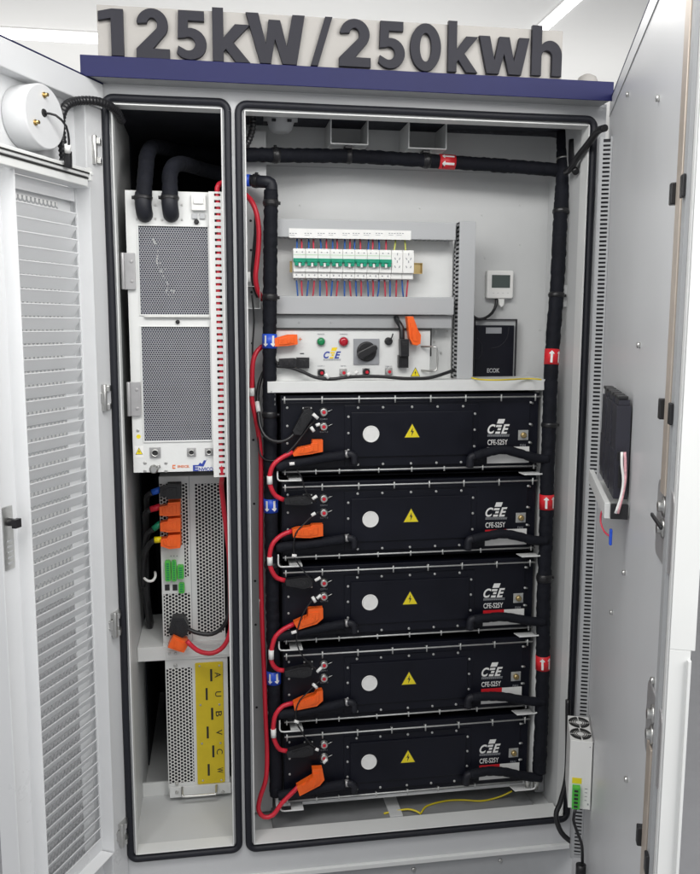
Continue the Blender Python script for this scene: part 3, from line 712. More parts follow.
def flow_label(c, d, r, ln, mt, parent, up=True, two=True):
    """coloured sleeve with white arrows wrapped on the pipe; d = axis"""
    c = Vector(c); d = Vector(d).normalized()
    q = MB(); q.ring([c-d*ln/2, c+d*ln/2], lambda i, k: r+.0016, 24); lb = q.build('flow_label', mt, parent)
    e = Vector((0,-1,0)); e = (e-d*e.dot(d)).normalized(); s_ = d.cross(e)
    sg_ = 1 if up else -1
    def arrow(a0, hw, L_):
        q = MB(); n = 14; R_ = r+.0024
        def pt(u, v): a = a0+u/R_; return c+(e*math.cos(a)+s_*math.sin(a))*R_+d*v*sg_
        for i in range(n):
            u0, u1 = -hw+2*hw*i/n, -hw+2*hw*(i+1)/n; um = (u0+u1)/2
            hi = lambda u: L_/2-abs(u)*1.0
            lo = -L_/2 if abs(um) < hw*.48 else L_/2-hw*1.25
            if abs(um) >= hw*.48: q.add([pt(u0, min(lo, hi(u0))), pt(u1, min(lo, hi(u1))), pt(u1, hi(u1)), pt(u0, hi(u0))], [(0,1,2,3)])
            else: q.add([pt(u0, lo), pt(u1, lo), pt(u1, hi(u1)), pt(u0, hi(u0))], [(0,1,2,3)])
        q.build('arrow', M['whitel'], lb)
    arrow(-.05 if not two else -.42, .0085, ln*.78)
    if two: arrow(.62, .0075, ln*.78)
    return lb
def along(pts, px=None, py=None):
    """point and tangent where the pipe crosses a level of the picture's survey"""
    best = None
    for i in range(len(pts)-1):
        p = pts[i]; d = p-CAM; z = d.dot(Fv); X = 350+FPX*d.dot(Rv)/z; Y_ = 437-FPX*d.dot(Uv)/z
        e = abs(X-px) if px is not None else abs(Y_-py)
        if best is None or e < best[0]: best = (e, p, (pts[i+1]-p).normalized())
    return best[1], best[2]

# return pipe: across the top and down the right
pr_ = thing('coolant_pipe', 'thick black insulated return pipe across the top and down the right of the packs', 'pipe', W(536, 780, .09), 'main coolant pipes')
RP = .0215
o, hp = sleeve(T([(240,154.5,.15),(262,155,.16),(300,155.5,.18),(349,156,.2),(400,159,.19),(440,161.5,.19),(500,165.5,.185),(545,169,.18),(566,171,.18)]), RP, pr_)
o, vp = sleeve(T([(564,132,.20),(563.5,150,.19),(563.5,170,.17),(562,190,.15),(560.5,215,.13),(558.5,260,.12),(556,300,.11),(553,340,.10),(550.5,380,.09),(549,430,.085),(547,480,.08),(546,530,.08),
                  (544,580,.08),(543,630,.08),(542.5,680,.08),(541,730,.08),(539,772,.08)]), RP+.0015, pr_)
o, _ = sleeve(T([(440,126,.25),(500,129,.25),(540,131,.24),(566,134,.21)]), .016, pr_, m_='rubber')
for x in (276.5, 427): p, d = along(hp, px=x); clamp(p, d, RP, pr_, .012)
p, d = along(hp, px=349); clamp(p, d, RP, pr_, .008)
for y in (213, 296, 425, 577): p, d = along(vp, py=y); clamp(p, d, RP+.0015, pr_, .008 if y != 577 else .013)
p, d = along(vp, py=161); clamp(p, d, RP+.001, pr_, .003, 'steel_band', 'steel')
p, d = along(hp, px=447); lb = flow_label(p, -d, RP, .052, M['redl'], pr_)
for y in (357, 500.5, 661): p, d = along(vp, py=y); flow_label(p, -d, RP+.0012, .050, M['redl'], pr_, up=True)
q = MB(); p = T([(536,775,.09)])[0]; q.cyl(p+Vector((0,0,.01)), p-Vector((0,0,.05)), .011, 14); q.cyl(p+Vector((-.035,-.01,.005)), p+Vector((-.035,-.01,-.035)), .008, 12); q.build('drain_fitting', M['steel'], pr_)
# supply pipe at the left
sp = thing('coolant_pipe', 'thick black insulated supply pipe with blue flow labels left of the packs', 'pipe', W(273, 790, .09), 'main coolant pipes')
RS = .0215
o, ep = sleeve(T([(240,180.5,.15),(250,180.5,.14),(262,181.5,.13)]), .0165, sp, m_='rubber')
q = MB(); q.tube(T([(258,181.5,.13),(266,182,.12),(270.5,183.5,.12),(271.5,189,.12),(271,196,.12)]), .0185, 16, .006); q.build('pipe_elbow', M['rubber'], sp, bevel=0)
for x in (257,): p, d = along(ep, px=x); clamp(p, d, .0185, sp, .010)
o, sv = sleeve(T([(271,190,.12),(270.5,230,.12),(270,300,.115),(269.5,360,.11),(270,420,.105),(270.5,480,.10),(271.5,540,.10),(272.5,600,.10),(273.5,660,.10),(274.5,720,.10),(276,795,.10)]), RS, sp)
for y in (204, 297, 415, 565): p, d = along(sv, py=y); clamp(p, d, RS, sp, .010)
p, d = along(ep, px=247); q = MB(); q.ring([p-d*.012, p+d*.012], lambda i, k: .0182, 20); q.build('flow_label', M['bluel'], sp)
for y in (342, 504.5, 676): p, d = along(sv, py=y); flow_label(p, d, RS, .044, M['bluel'], sp, up=True)

# branch hoses
def hose(path, r, label, kind, elbow):
    t = thing('coolant_hose', label, 'hose', path[0], kind)
    sleeve(path, r, t, 'hose_sleeve', wr=.0009)
    e = Vector(elbow)
    q = MB(); q.tube([e+Vector((-.012,0,.004)), e+Vector((.006,-.004,.003)), e+Vector((.016,-.004,-.006)), e+Vector((.017,-.002,-.030))], .011, 12, .005); q.build('hose_elbow', M['rubber'], t)
    q = MB(); q.ring([e+Vector((-.014,0,.004)), e+Vector((-.002,0,.003))], lambda i, k: .0122, 16); q.build('hose_band', M['zinc'], t)
    return t
LH = [ [(276,467),(296,463),(322,458.5),(346,455)], [(276,548),(292,546),(318,543),(346,539)], [(276,637),(292,634),(318,629),(346,624)], [(278,714),(292,713),(318,709),(347,703)], [(278,796),(300,792),(322,788),(347,783)] ]
RHn = [((466,457.5),[(470,457),(485,452.5),(500,449.5),(515,451.5),(530,456),(548,457.5)])]
nm = ['topmost', 'second', 'third', 'fourth', 'lowest']
for i in range(5):
    pts = T(LH[i], .085-.012)
    e = W(349, [455,539,624,703,784][i], .07)
    pts[-1] = e+Vector((-.014, 0, .0))
    hose(pts, .0155, f'black insulated hose from the supply pipe along the lower left of the {nm[i]} pack', 'coolant hoses at the left of the packs', e)
RH = [ [(474,456),(488,451.5),(503,449),(520,453),(536,457.5),(548,458)], [(472,537.5),(488,534),(503,532),(520,535),(534,538.5),(547,539)],
       [(474,617.5),(488,616),(503,615),(520,617.5),(533,619.5),(545,620)], [(472,696),(486,694.5),(503,695),(518,697.5),(532,699.5),(544,700)], [(470,773),(486,769.5),(503,770),(518,773),(530,775),(541,776)] ]
for i in range(5):
    pts = T([(x, y+(1.8 if i else .6)) for x, y in RH[i]], .068)
    t = thing('coolant_hose', f'black insulated hose from the return pipe to the lower right of the {nm[i]} pack', 'hose', pts[0], 'coolant hoses at the right of the packs')
    sleeve(pts, .0150, t, 'hose_sleeve', wr=.0009)
    e = pts[0]
    q = MB(); q.tube([e+Vector((.014,0,.001)), e+Vector((-.004,0,.001)), e+Vector((-.012,0,-.006)), e+Vector((-.013,.002,-.034))], .0125, 12, .005); q.build('hose_elbow', M['rubber'], t)

# corrugated hose, top left of the wide bay
pts = spline(T([(252,113,.10),(253,124,.10),(250.5,136,.10),(246,146,.09)]), .0026)
q = MB(); q.ring(pts, lambda i, k: .0105 if i % 4 < 2 else .0088, 12)
tag(q.build('conduit', M['hosep']), 'short black corrugated conduit in the top left corner of the wide bay', 'conduit')
q = MB(); q.tube(T([(566,172,.10),(571,168,.06),(577,158,.03),(588,144,-.03),(598,131,-.09),(605,128,-.13)]), .0105, 12); q.tube(T([(572,140,.12),(571.5,155,.11),(572,166,.08),(576,172,.05)]), .0105, 12)
tag(q.build('conduit', M['hosep']), 'black conduit crossing from the top right pipe to the right door duct', 'conduit')

q = MB()
for x, y in ((300,205),(420,208),(520,205),(520,245),(485,258),(540,330),(528,372),(482,215)):
    p = W(x, y, .30); q.new(); q.lathe((p.x, .2995, p.z), (0,-1,0), [(0, .0035), (.0015, .003)], 10)
q.each('rivet', M['inner'], cab)
MB().box(WX0+.09, WX1-.001, .2985, .2996, 2.205, 2.207).build('sheet_seam', M['grey'], cab)
# smoke detector on the bay ceiling, U-shaped pipe hangers
sd = thing('smoke_detector', 'small grey smoke detector on the ceiling of the wide bay', 'smoke detector', W(281, 108, .16))
c = W(280.5, 106, .16)
q = MB(); q.lathe((c.x, c.y, WT+.03), (0, 0, -1), [(0, .052), (.018, .052), (.022, .040), (.040, .036), (.050, .026), (.052, .02)], 28); q.build('detector_body', M['duct'], sd)
q = MB()
for k in range(6): a_ = 2*math.pi*k/6; q.box(c.x+.047*math.cos(a_)-.006, c.x+.047*math.cos(a_)+.006, c.y+.047*math.sin(a_)-.006, c.y+.047*math.sin(a_)+.006, WT+.003, WT+.009)
q.build('detector_vent', M['slotdark'], sd)
for (x0, y0, x1, y1, lb_) in ((330.5,115,368.5,144.5,'left U-shaped sheet hanger above the horizontal black pipe'), (408.5,118,447,149,'right U-shaped sheet hanger above the horizontal black pipe, near the red label')):
    a = rect(x0, y0, x1, y1, .165)
    t = thing('pipe_hanger', lb_, 'bracket', ((a[0]+a[1])/2, .2, a[2]), 'pipe hangers under the ceiling')
    q = MB(); tt = .0035
    q.box(a[0], a[0]+tt, .165, .299, a[2]+tt, WT+.028); q.box(a[1]-tt, a[1], .165, .299, a[2]+tt, WT+.028); q.box(a[0], a[1], .165, .299, a[2], a[2]+tt)
    q.build('hanger_sheet', M['lip'], t, bevel=.0005)
    q = MB(); q.box((a[0]+a[1])/2-.011, (a[0]+a[1])/2+.011, .178, .222, a[2]-.008, a[2]-.0003); q.build('hanger_strap', M['blackp'], t)

# ------------------------------------------------------------------ control equipment level
YD = .14
def slot_duct(name, label, px, horiz, Y=YD, side=None):
    a = rect(*px, Y)
    t = thing(name, label, 'cable duct', ((a[0]+a[1])/2, Y, a[2]), 'grey slotted cable ducts round the breakers')
    q = MB(); q.box(a[0], a[1], Y, Y+.004, a[2], a[3]); q.build('duct_cover', M['duct'], t, bevel=.002)
    q = MB()
    if horiz:
        q.box(a[0], a[1], Y+.0045, Y+.062, a[3]-.004, a[3]-.001); x = a[0]
        while x < a[1]-.008: q.box(x, x+.006, Y+.0045, Y+.060, a[2]+.001, a[2]+.003); x += .0140
    else:
        q.box(a[1]-.004, a[1]-.001, Y+.0045, Y+.062, a[2], a[3]); z = a[2]
        while z < a[3]-.008: q.box(a[0]+.001, a[0]+.003, Y+.0045, Y+.060, z, z+.0065); z += .0135
        q.box(a[0]+.001, a[0]+.003, Y+.045, Y+.060, a[2], a[3])
    q.build('slotted_wall', M['duct'], t)
    q = MB()
    if horiz: q.box(a[0]+.001, a[1]-.001, Y+.01, Y+.058, a[2]+.006, a[3]-.008)
    else: q.box(a[0]+.006, a[1]-.008, Y+.01, Y+.058, a[2]+.001, a[3]-.001)
    q.build('duct_wires', M['slotdark'], t)
    return t
slot_duct('cable_duct', 'upper horizontal grey duct above the breaker row', (272, 220.5, 456, 238.5), True)
slot_duct('cable_duct', 'lower horizontal grey duct under the breaker row', (272, 296.5, 454, 314.5), True)
slot_duct('cable_duct', 'vertical grey duct between the breakers and the white thermostat', (458.2, 221, 474.5, 379), False, Y=YD-.004)
# backing plate
a = rect(262, 215, 452, 383, .205); mp = thing('mounting_plate', 'pale back plate behind the breakers and ducts', 'mounting plate', (.45, .206, 1.52)); bp = MB(); bp.box(a[0], a[1], .205, .207, 1.52, a[3]-.03); bp.build('plate', M['panelw'], mp)
q = MB(); a = rect(272, 315, 452, 328, .155); q.box(a[0], a[1], .158, .160, a[2], a[3]-.001)
for x in (299, 331): p = W(x, 322, .158); q.cyl((p.x, .1585, p.z), (p.x, .1565, p.z), .004, 10)
tag(q.build('blanking_plate', M['grey'], bevel=.0005), 'narrow grey blanking plate just above the control box', 'blanking plate')
# label strip
a = rect(289, 229.5, 411, 238.8, YD-.001)
ls = thing('label_strip', 'white printed label strip on the upper duct above the breakers', 'label', ((a[0]+a[1])/2, YD, a[2]))
q = MB(); q.box(a[0], a[1], YD-.0016, YD-.0004, a[2], a[3]); q.build('strip', M['whitel'], ls)
q = MB()
for i, x in enumerate((292, 307, 320, 331, 345, 355, 366, 378, 391, 399)):
    p = W(x, 233.5, YD)
    for k in range(3):
        w_ = .006+.004*random.random(); q.box(p.x+k*.0085-.008, p.x+k*.0085-.008+.0055, YD-.0019, YD-.0017, p.z-.001, p.z+.0015)
    q.box(p.x-.008, p.x+w_, YD-.0019, YD-.0017, p.z-.006, p.z-.0048)
q.build('print', M['gink'], ls)
# DIN rail
a = rect(290, 262, 422.5, 273, .165)
t = MB(); t.box(a[0], a[1], .172, .174, a[2], a[3]); t.box(a[0], a[1], .165, .172, a[3]-.002, a[3]); t.box(a[0], a[1], .165, .172, a[2], a[2]+.002); t.box(a[1]-.003, a[1]-.001, .160, .172, a[2], a[3])
tag(t.build('mounting_rail', M['brass'], bevel=.0005), 'brass coloured mounting rail showing right of the breaker row', 'mounting rail')
# breakers
bl, br = W(293.2, 265, .125).x, W(391.5, 265, .125).x
BW = (br-bl)/8
zt, zm, zb = W(340, 251.3, .125).z, W(340, 272.3, .125).z, W(340, 278.5, .135).z
bk = thing('circuit_breaker', 'x', 'circuit breaker', (bl, .15, zb), 'white circuit breakers in a row')
q = MB(); q.box(bl+.0004, bl+BW-.0004, .125, .170, zm, zt); q.box(bl+.0004, bl+BW-.0004, .133, .170, zb, zm); q.box(bl+.0004, bl+BW-.0004, .129, .170, zt-.001, zt+.007)
q.build('housing', M['white'], bk, bevel=.0012)
q = MB(); zc = (zt+zm)/2
q.box(bl+.0004, bl+BW-.0004, .1200, .125, zc-.003, zc+.009); q.build('green_window', M['greenp'], bk, bevel=.0004)
q = MB(); q.box(bl+BW*.10, bl+BW*.38, .112, .1245, zc-.014, zc-.0035); q.box(bl+BW*.62, bl+BW*.90, .112, .1245, zc-.014, zc-.0035); q.box(bl+BW*.08, bl+BW*.92, .112, .1198, zc-.0033, zc+.003); q.build('toggle', M['greenp'], bk, bevel=.001)
q = MB(); q.box(bl+BW*.40, bl+BW*.60, .116, .1245, zc-.017, zc-.0045); q.build('toggle_guard', M['white'], bk, bevel=.001)
q = MB()
for k in (.28, .74):
    q.new(); q.cyl((bl+BW*k, .1255, zt-.004), (bl+BW*k, .1243, zt-.004), .0022, 10); q.cyl((bl+BW*k, .1335, zb+.009), (bl+BW*k, .1323, zb+.009), .0025, 10)
    q.box(bl+BW*k-.005, bl+BW*k+.005, .140, .160, zb-.006, zb-.0002)
q.each('terminal', M['gink'], bk)
q = MB(); q.box(bl+.001, bl+BW-.001, .1243, .1249, zt-.0125, zt-.0118); q.build('green_line', M['greent'], bk)
bks = [bk]
for i in range(1, 8):
    o = copy_tree(bk); o.location = bk.location+Vector((BW*i, 0, 0)); bks.append(o)
BL = ['leftmost white circuit breaker with green toggles, at the rail end', 'second white circuit breaker from the left end', 'third white circuit breaker from the left end', 'fourth white circuit breaker from the left end',
      'fifth white circuit breaker, fourth from the outlets', 'sixth white circuit breaker, third from the outlets', 'seventh white circuit breaker, second from the outlets', 'rightmost green-toggled circuit breaker, touching the socket outlets']
for o, l in zip(bks, BL): o['label'] = l
s0 = br; SW = (W(414, 265, .125).x-br)/2
for i in range(2):
    x = s0+SW*i
    t = thing('socket_outlet', ['white rail-mounted socket outlet touching the green-toggled breakers', 'white rail-mounted socket outlet at the right end, beside the brass rail'][i], 'socket outlet', (x, .15, zb), 'socket outlets on the rail')
    q = MB(); q.box(x+.0005, x+SW-.0005, .123, .170, zm, zt); q.box(x+.0005, x+SW-.0005, .133, .170, zb, zm); q.box(x+.0005, x+SW-.0005, .128, .17, zt-.001, zt+.007); q.build('housing', M['white'], t, bevel=.0012)
    q = MB(); cx = x+SW/2; cz = (zt+zm)/2
    for dx, dz, an in ((-.007,.012,.4),(.007,.012,-.4),(0,.003,0),(-.007,-.013,.4),(.007,-.013,-.4),(0,.026,0)):
        c_, s_ = math.cos(an), math.sin(an)
        q.new(); q.prism([(cx+dx+u*c_-v*s_, cz+dz+u*s_+v*c_) for u, v in ((-.0014,-.0036),(.0014,-.0036),(.0014,.0036),(-.0014,.0036))], .1222, .1232)
    q.each('socket_hole', M['gink'], t)
# wires above and below the breakers: individual copies
def wires(xs, y0, y1, Yw, up, group):
    protos = {}
    for i, (x, dx, col) in enumerate(xs):
        p0, p1 = W(x, y0, Yw), W(x+dx, y1, Yw+.02 if up else Yw+.015)
        q = MB(); q.tube([p0, p0.lerp(p1, .5)+Vector((random.uniform(-.0012, .0012), -.002, 0)), p1], .0027, 7, .02)
        cn = {'bwire': 'blue', 'rwire': 'red', 'ygwire': 'yellow-green'}[col]
        o = q.build('wire', M[col])
        tag(o, f'{cn} wire running {"up from the row of breakers into the upper duct" if up else "down from the breaker row into the lower duct"}', 'wire', f'{cn} wires {"above" if up else "below"} the breakers')
up = []
for i, x in enumerate((296.8,301.5,308.5,313.8,320.8,326.8,332.5,337,345,349.8,354.8,360.3,368,372.5,379,386)):
    up.append((x, random.uniform(-.6, .8), 'bwire' if i % 2 == 0 else 'rwire'))
up += [(394, 1.6, 'ygwire'), (405.5, -.8, 'ygwire')]
wires(up, 251, 239.5, .145, True, '')
dn = []
for i, x in enumerate((296.5,301.5,308.5,314.3,320,326,332.5,338,344.5,349.6,355.8,361.2,367.5,373,379,384.5,390,396.5,402,408)):
    dn.append((x, random.choice((-1.6,-.4,0,.8,1.4)), 'bwire' if i % 2 == 0 else 'rwire'))
wires(dn, 280, 297.5, .150, False, '')

# control box
CY = .125
cbx = thing('control_box', 'white control box with rotary switch, pilot lamps and plugs under the breaker ducts', 'control box', W(352, 378, CY))
a = rect(268, 329.2, 430, 379, CY)
q = MB(); q.box(a[0], a[1], CY, .29, 1.5205, a[3]-.002); q.build('front_panel', M['panelw'], cbx, bevel=.001)
q = MB(); q.box(a[0], a[1]+.004, CY-.006, .29, a[3]-.0015, a[3]+.004); q.box(a[1]+.0006, a[1]+.0036, CY-.004, .2, 1.60, a[3]-.002); q.build('top_edge', M['ink'], cbx)
def lamp(px, py, r, m_, nm):
    c = W(px, py, CY); q = MB(); q.lathe((c.x, CY, c.z), (0,-1,0), [(0, r*1.15), (.003, r*1.15), (.004, r)], 24); o = q.build('pilot_lamp', M['duct'], cbx); o['label'] = nm
    q = MB(); q.lathe((c.x, CY-.004, c.z), (0,-1,0), [(0, r), (.004, r), (.009, r*.8), (.011, r*.4)], 24); q.build('lamp_lens', M[m_], o)
lamp(320.8, 341.6, .0125, 'greenl', 'green pilot lamp'); lamp(343.4, 341.7, .0145, 'redlamp', 'red pilot lamp')
cfe_logo((323.5, 347.5, 341, 360.5), CY-.0002, cbx, M['logoblue'], M['logoyel'])
a = rect(353.3, 338.7, 379, 364.3, CY); q = MB(); q.box(a[0], a[1], CY-.005, CY-.0002, a[2], a[3]); sw = q.build('rotary_switch', M['gink'], cbx, bevel=.001)
cx, cz = (a[0]+a[1])/2, (a[2]+a[3])/2
q = MB(); q.lathe((cx, CY-.005, cz), (0,-1,0), [(0, .032), (.006, .031), (.007, .027)], 32)
an = R(28); c_, s_ = math.cos(an), math.sin(an)
q.prism([(cx+u*c_-v*s_, cz+u*s_+v*c_) for u, v in ((-.034,-.008),(-.026,-.013),(.026,-.011),(.034,-.005),(.034,.006),(.024,.012),(-.026,.013),(-.034,.007))], CY-.030, CY-.012)
q.build('switch_knob', M['blackp'], sw, bevel=.003)
c = W(388.2, 341.2, CY); q = MB(); q.lathe((c.x, CY, c.z), (0,-1,0), [(0, .0125), (.010, .012), (.012, .009)], 20); q.tube([(c.x,CY-.01,c.z),(c.x+.008,CY-.012,c.z+.010),(c.x+.013,CY-.010,c.z+.024)], .0022, 6); q.build('capped_socket', M['blackp'], cbx)
for x, y, b_ in ((321, 372.5, 'blackp'), (343, 372.3, 'steel'), (366, 371.6, 'blackp'), (388.5, 371.3, 'steel')):
    c = W(x, y, CY)
    q = MB(); q.box(c.x-.012, c.x+.012, CY-.002, CY-.0002, c.z-.012, c.z+.012); o = q.build('round_socket', M['zinc'], cbx, bevel=.001)
    q = MB(); q.lathe((c.x, CY-.002, c.z), (0,-1,0), [(0, .0115), (.010, .0105), (.012, .009)], 20); q.build('socket_barrel', M[b_], o)
    q = MB(); q.lathe((c.x+.001, CY-.014, c.z-.001), (0,-1,0), [(0, .0055), (.003, .0045)], 12); q.build('socket_plug', M['bootr'], o)
for s_, px in (('POWER', (317.5,333.6,324.5,334.9)), ('WARNING', (339.5,333.6,347.5,334.9)), ('COM-1', (317.5,365.4,324.5,366.7)), ('BMS', (341,365.4,346,366.7)), ('DEBUG', (385,365.8,392,367))):
    ptext(s_, px, CY-.0002, M['gink'], name='socket_lettering', parent=cbx)
ptext('+', (298.5, 337.5, 302, 341), CY-.0002, M['logored'], name='socket_lettering', parent=cbx); ptext('-', (300, 353, 304, 354), CY-.0002, M['ink'], name='socket_lettering', parent=cbx)
ptext('+', (384, 353.5, 387, 356.5), CY-.0002, M['gink'], name='socket_lettering', parent=cbx) if False else None
warn_tri((415.3, 367.2, 376.5, 4.8), CY-.0004, cbx)
q = MB(); hh = T([(424,347),(434,347),(437,350),(437,367.5),(434,371),(424,371)], CY-.035); hh[0].y = CY; hh[-1].y = CY
q.tube(hh, .0032, 10, .006); q.build('handle', M['steel'], cbx)
q = MB()
for x, y in ((436,331.5),(434,342),(441,353),(447,331)): c = W(x, y, .2045); q.new(); q.cyl((c.x,.2045,c.z),(c.x,.2030,c.z), .004, 10)
q.each('plate_screw', M['steel'], mp)

def plug(pxp, Y, dep, mt, label, cat='plug', group=None, bevel=.003, nm='plug'):
    q = MB(); q.prism(poly_px(pxp, Y), Y-dep, Y); o = q.build(nm, M[mt], bevel=bevel); tag(o, label, cat, group); return o
# plugs on the control box
def cabled(name, label, cat, parts, group=None, loc=None):
    t = thing(name, label, cat, loc or Vector((0,0,0)), group)
    for nm_, mb, mt, bv in parts: mb.build(nm_, M[mt], t, bevel=bv)
    return t
def PZ(pxp, Y, dep):
    q = MB(); pp = poly_px(pxp, Y); q.prism(pp, Y-dep, Y)
    cx = sum(p[0] for p in pp)/len(pp); cz = sum(p[1] for p in pp)/len(pp)
    sh = lambda k, ox=0: [(cx+(x-cx)*k+ox, cz+(z-cz)*k) for x, z in pp]
    q.prism(sh(.66), Y-dep-.0030, Y-dep-.0002)          # raised grip panel
    x0, x1 = min(p[0] for p in pp), max(p[0] for p in pp); w_ = x1-x0
    q.prism([(cx+(x-cx)*.16+w_*.10, cz+(z-cz)*.42) for x, z in pp], Y-dep-.0052, Y-dep-.0032)   # latch button
    q.prism([(cx+(x-cx)*.05-w_*.16, cz+(z-cz)*.40) for x, z in pp], Y-dep-.0044, Y-dep-.0032)
    q.prism([(cx+(x-cx)*.05-w_*.24, cz+(z-cz)*.36) for x, z in pp], Y-dep-.0044, Y-dep-.0032)
    return q
def CB(pts, r, dflt=None, n=10): q = MB(); q.tube(T(pts, dflt), r, n); return q
def TAGM(pts, r, dflt=None): q = MB(); q.tube(T(pts, dflt), r, 12); return q
RC = .0075
cabled('power_cable', 'black cable and black plug coming down from the duct beside the hanging orange plug', 'power cable',
   [('cable', CB([(396,318,.152),(398,322,.124),(401.5,328,.11),(402,342,.105)], .0085), 'hosep', 0),
    ('plug', PZ([(398.5,339),(407,339),(407,356),(398.8,356)], CY-.012, .028), 'blackp', .003),
    ('plug_base', PZ([(397.3,355),(407,354),(407,367.5),(397.3,367.5)], CY-.0005, .022), 'blackp', .002)], loc=W(402, 350, CY))
cabled('power_cable', 'hanging orange elbow plug under the lower duct, right of the rotary switch', 'power cable',
   [('plug', PZ([(405,316.5),(411,316.5),(416,330),(418.8,335),(418.3,343.5),(415,345.2),(410.5,344.3),(407.5,338)], CY-.006, .030), 'orange', .005)], loc=W(411, 330, CY))
cabled('power_cable', 'orange plug at the upper left of the control box with its red cable curling down', 'power cable',
   [('plug', PZ([(274,338),(287,334.5),(296.5,334.3),(297,344.2),(288,345.6),(274,346.5)], CY-.006, .026), 'orange', .003),
    ('cable', CB([(277,342,.11),(266,345,.14),(258,350,.13),(253,362,.12),(252,385,.115),(252,400,.115),(256,420,.115),(260,445,.11),(261,470,.11),(261,520,.11),(261,570,.11),(262,620,.10),(264,670,.10),(265.5,715,.09),(267,750,.08),(266,778,.065),(260,798,.06),(258.5,810,.055),(264,817,.05),(273,815,.05),(282,803,.055),(292,793,.06),(299,786,.062)], RC), 'red', 0),
    ('cable_sleeve', CB([(251.8,388,.113),(252,396,.113)], RC+.001), 'whitel', 0),
    ('cable_sleeve', CB([(261.2,599,.106),(261.6,612,.105)], RC+.001), 'whitel', 0),
    ('lower_plug', PZ([(296,783),(312,773.5),(311.5,765.5),(321.5,765),(323.5,776),(319,781.5),(299,792)], .078, .026), 'orange', .004)], loc=W(262, 600, .1))
cabled('power_cable', 'black plug at the lower left of the control box', 'power cable',
   [('plug_body', PZ([(279,358.5),(294,357.8),(296,359),(296,366.5),(280,366.5),(278,364)], CY-.008, .026), 'blackp', .004),
    ('plug_base', PZ([(296,357.3),(308.5,357.3),(308.5,368),(296,368)], CY-.0005, .024), 'blackp', .002)], loc=W(290, 362, CY))
q = MB(); q.tube(T([(276,366,.10),(290,367.5,.10),(303,372,.10),(316,377.5,.098),(332,379,.095),(352,376.8,.095),(378,376.5,.095),(405,378.5,.095),(428,378,.10),(443,374,.11),(454,370,.15)]), .0055, 10)
t_ = q.build('cable', M['hosep']); tag(t_, 'black signal cable sagging along the foot of the control box', 'cable')
q = MB()
for (x, y, x2, y2, w_) in ((325,374,329,378,'leftmost of the three small white tags under the pilot lamps'),(347,375,351,373,'middle small white cable tag, below the yellow and blue logo'),(355,373.5,357.5,371.5,'small white cable tag just left under the rotary switch')):
    q = MB(); q.tube(T([(x,y),(x2,y2)], .088), .0058, 8); tag(q.build('cable_tag', M['whitel']), w_, 'cable tag', 'cable tags on the signal cable')

# thermostat
t = thing('thermostat', 'white wall thermostat with grey screen at the upper right of the wide bay', 'thermostat', W(500, 298, .28), None)
a = rect(487, 270.5, 513.5, 298.5, .275); q = MB(); q.prism(rrect(a[0], a[1], a[2], a[3], .006), .275, .2995); q.build('housing', M['white'], t, bevel=.004)
a = rect(491.8, 275, 510, 287.8, .2745); q = MB(); q.box(a[0], a[1], .2738, .2748, a[2], a[3]); q.build('screen', M['lcd'], t)
q = MB(); q.prism(poly_px([(498,299),(504,299),(503.5,305),(501,307.5),(498.8,305)], .28), .274, .284); q.build('sensor_probe', M['white'], t, bevel=.002)
q = MB()
for x in (493.5,498,503,508): p = W(x, 293, .2745); q.new(); q.box(p.x-.003, p.x+.003, .2743, .2748, p.z-.0006, p.z+.0006)
q.each('button_mark', M['duct'], t)
q = MB(); q.tube(T([(496.5,298,.285),(496,305,.28),(492,313,.27),(485,318,.26),(478,319,.24),(472,315.5,.2)]), .005, 10); tag(q.build('cable', M['hosep']), 'black cable curling from under the thermostat to the grey duct', 'cable')

# small inverter
iv = thing('power_converter', 'dark blue-black wall converter with small screen below the thermostat', 'converter', W(495, 377, .28))
a = rect(474, 319, 516.5, 382, .262)
q = MB(); q.box(a[0], a[1], .262, .2985, a[3]-.004, a[3]); q.box(a[1]-.0035, a[1], .262, .2985, 1.52, a[3]-.004); q.box(a[0], a[0]+.0035, .262, .2985, 1.52, a[3]-.004); q.build('outer_frame', M['slotdark'], iv)
q = MB(); q.box(a[0]+.0036, a[1]-.0036, .270, .2985, 1.52, a[3]-.0042); q.build('housing', M['duct'], iv)
a = rect(474.8, 325.3, 513.2, 382, .262); q = MB(); q.box(a[0], a[1], .258, .2698, 1.522, a[3]); q.build('front_cover', M['packp'], iv, bevel=.002)
a = rect(485.8, 327.5, 501.5, 333.5, .258); q = MB(); q.box(a[0], a[1], .2572, .2578, a[2], a[3]); q.build('screen', M['gink'], iv)
q = MB(); q.tube([W(509, 327, .2575), W(507, 338, .2575), W(500, 346, .2575), W(491, 348.5, .2575)], .0016, 6); q.tube([W(476, 361, .2575), W(481, 355, .2575), W(481.5, 345, .2575), W(477, 338, .2575)], .0014, 6); q.build('cover_groove', M['dark'], iv)
ptext('iDeeK', (487, 367.5, 499, 372.5), .2578, M['duct'], name='lettering', parent=iv, off=.02) if False else ptext('\u56fd\u5316\u5b57' if False else 'ECOK', (487, 368.3, 499.5, 372.6), .2578, M['duct'], name='lettering', parent=iv, off=.02)

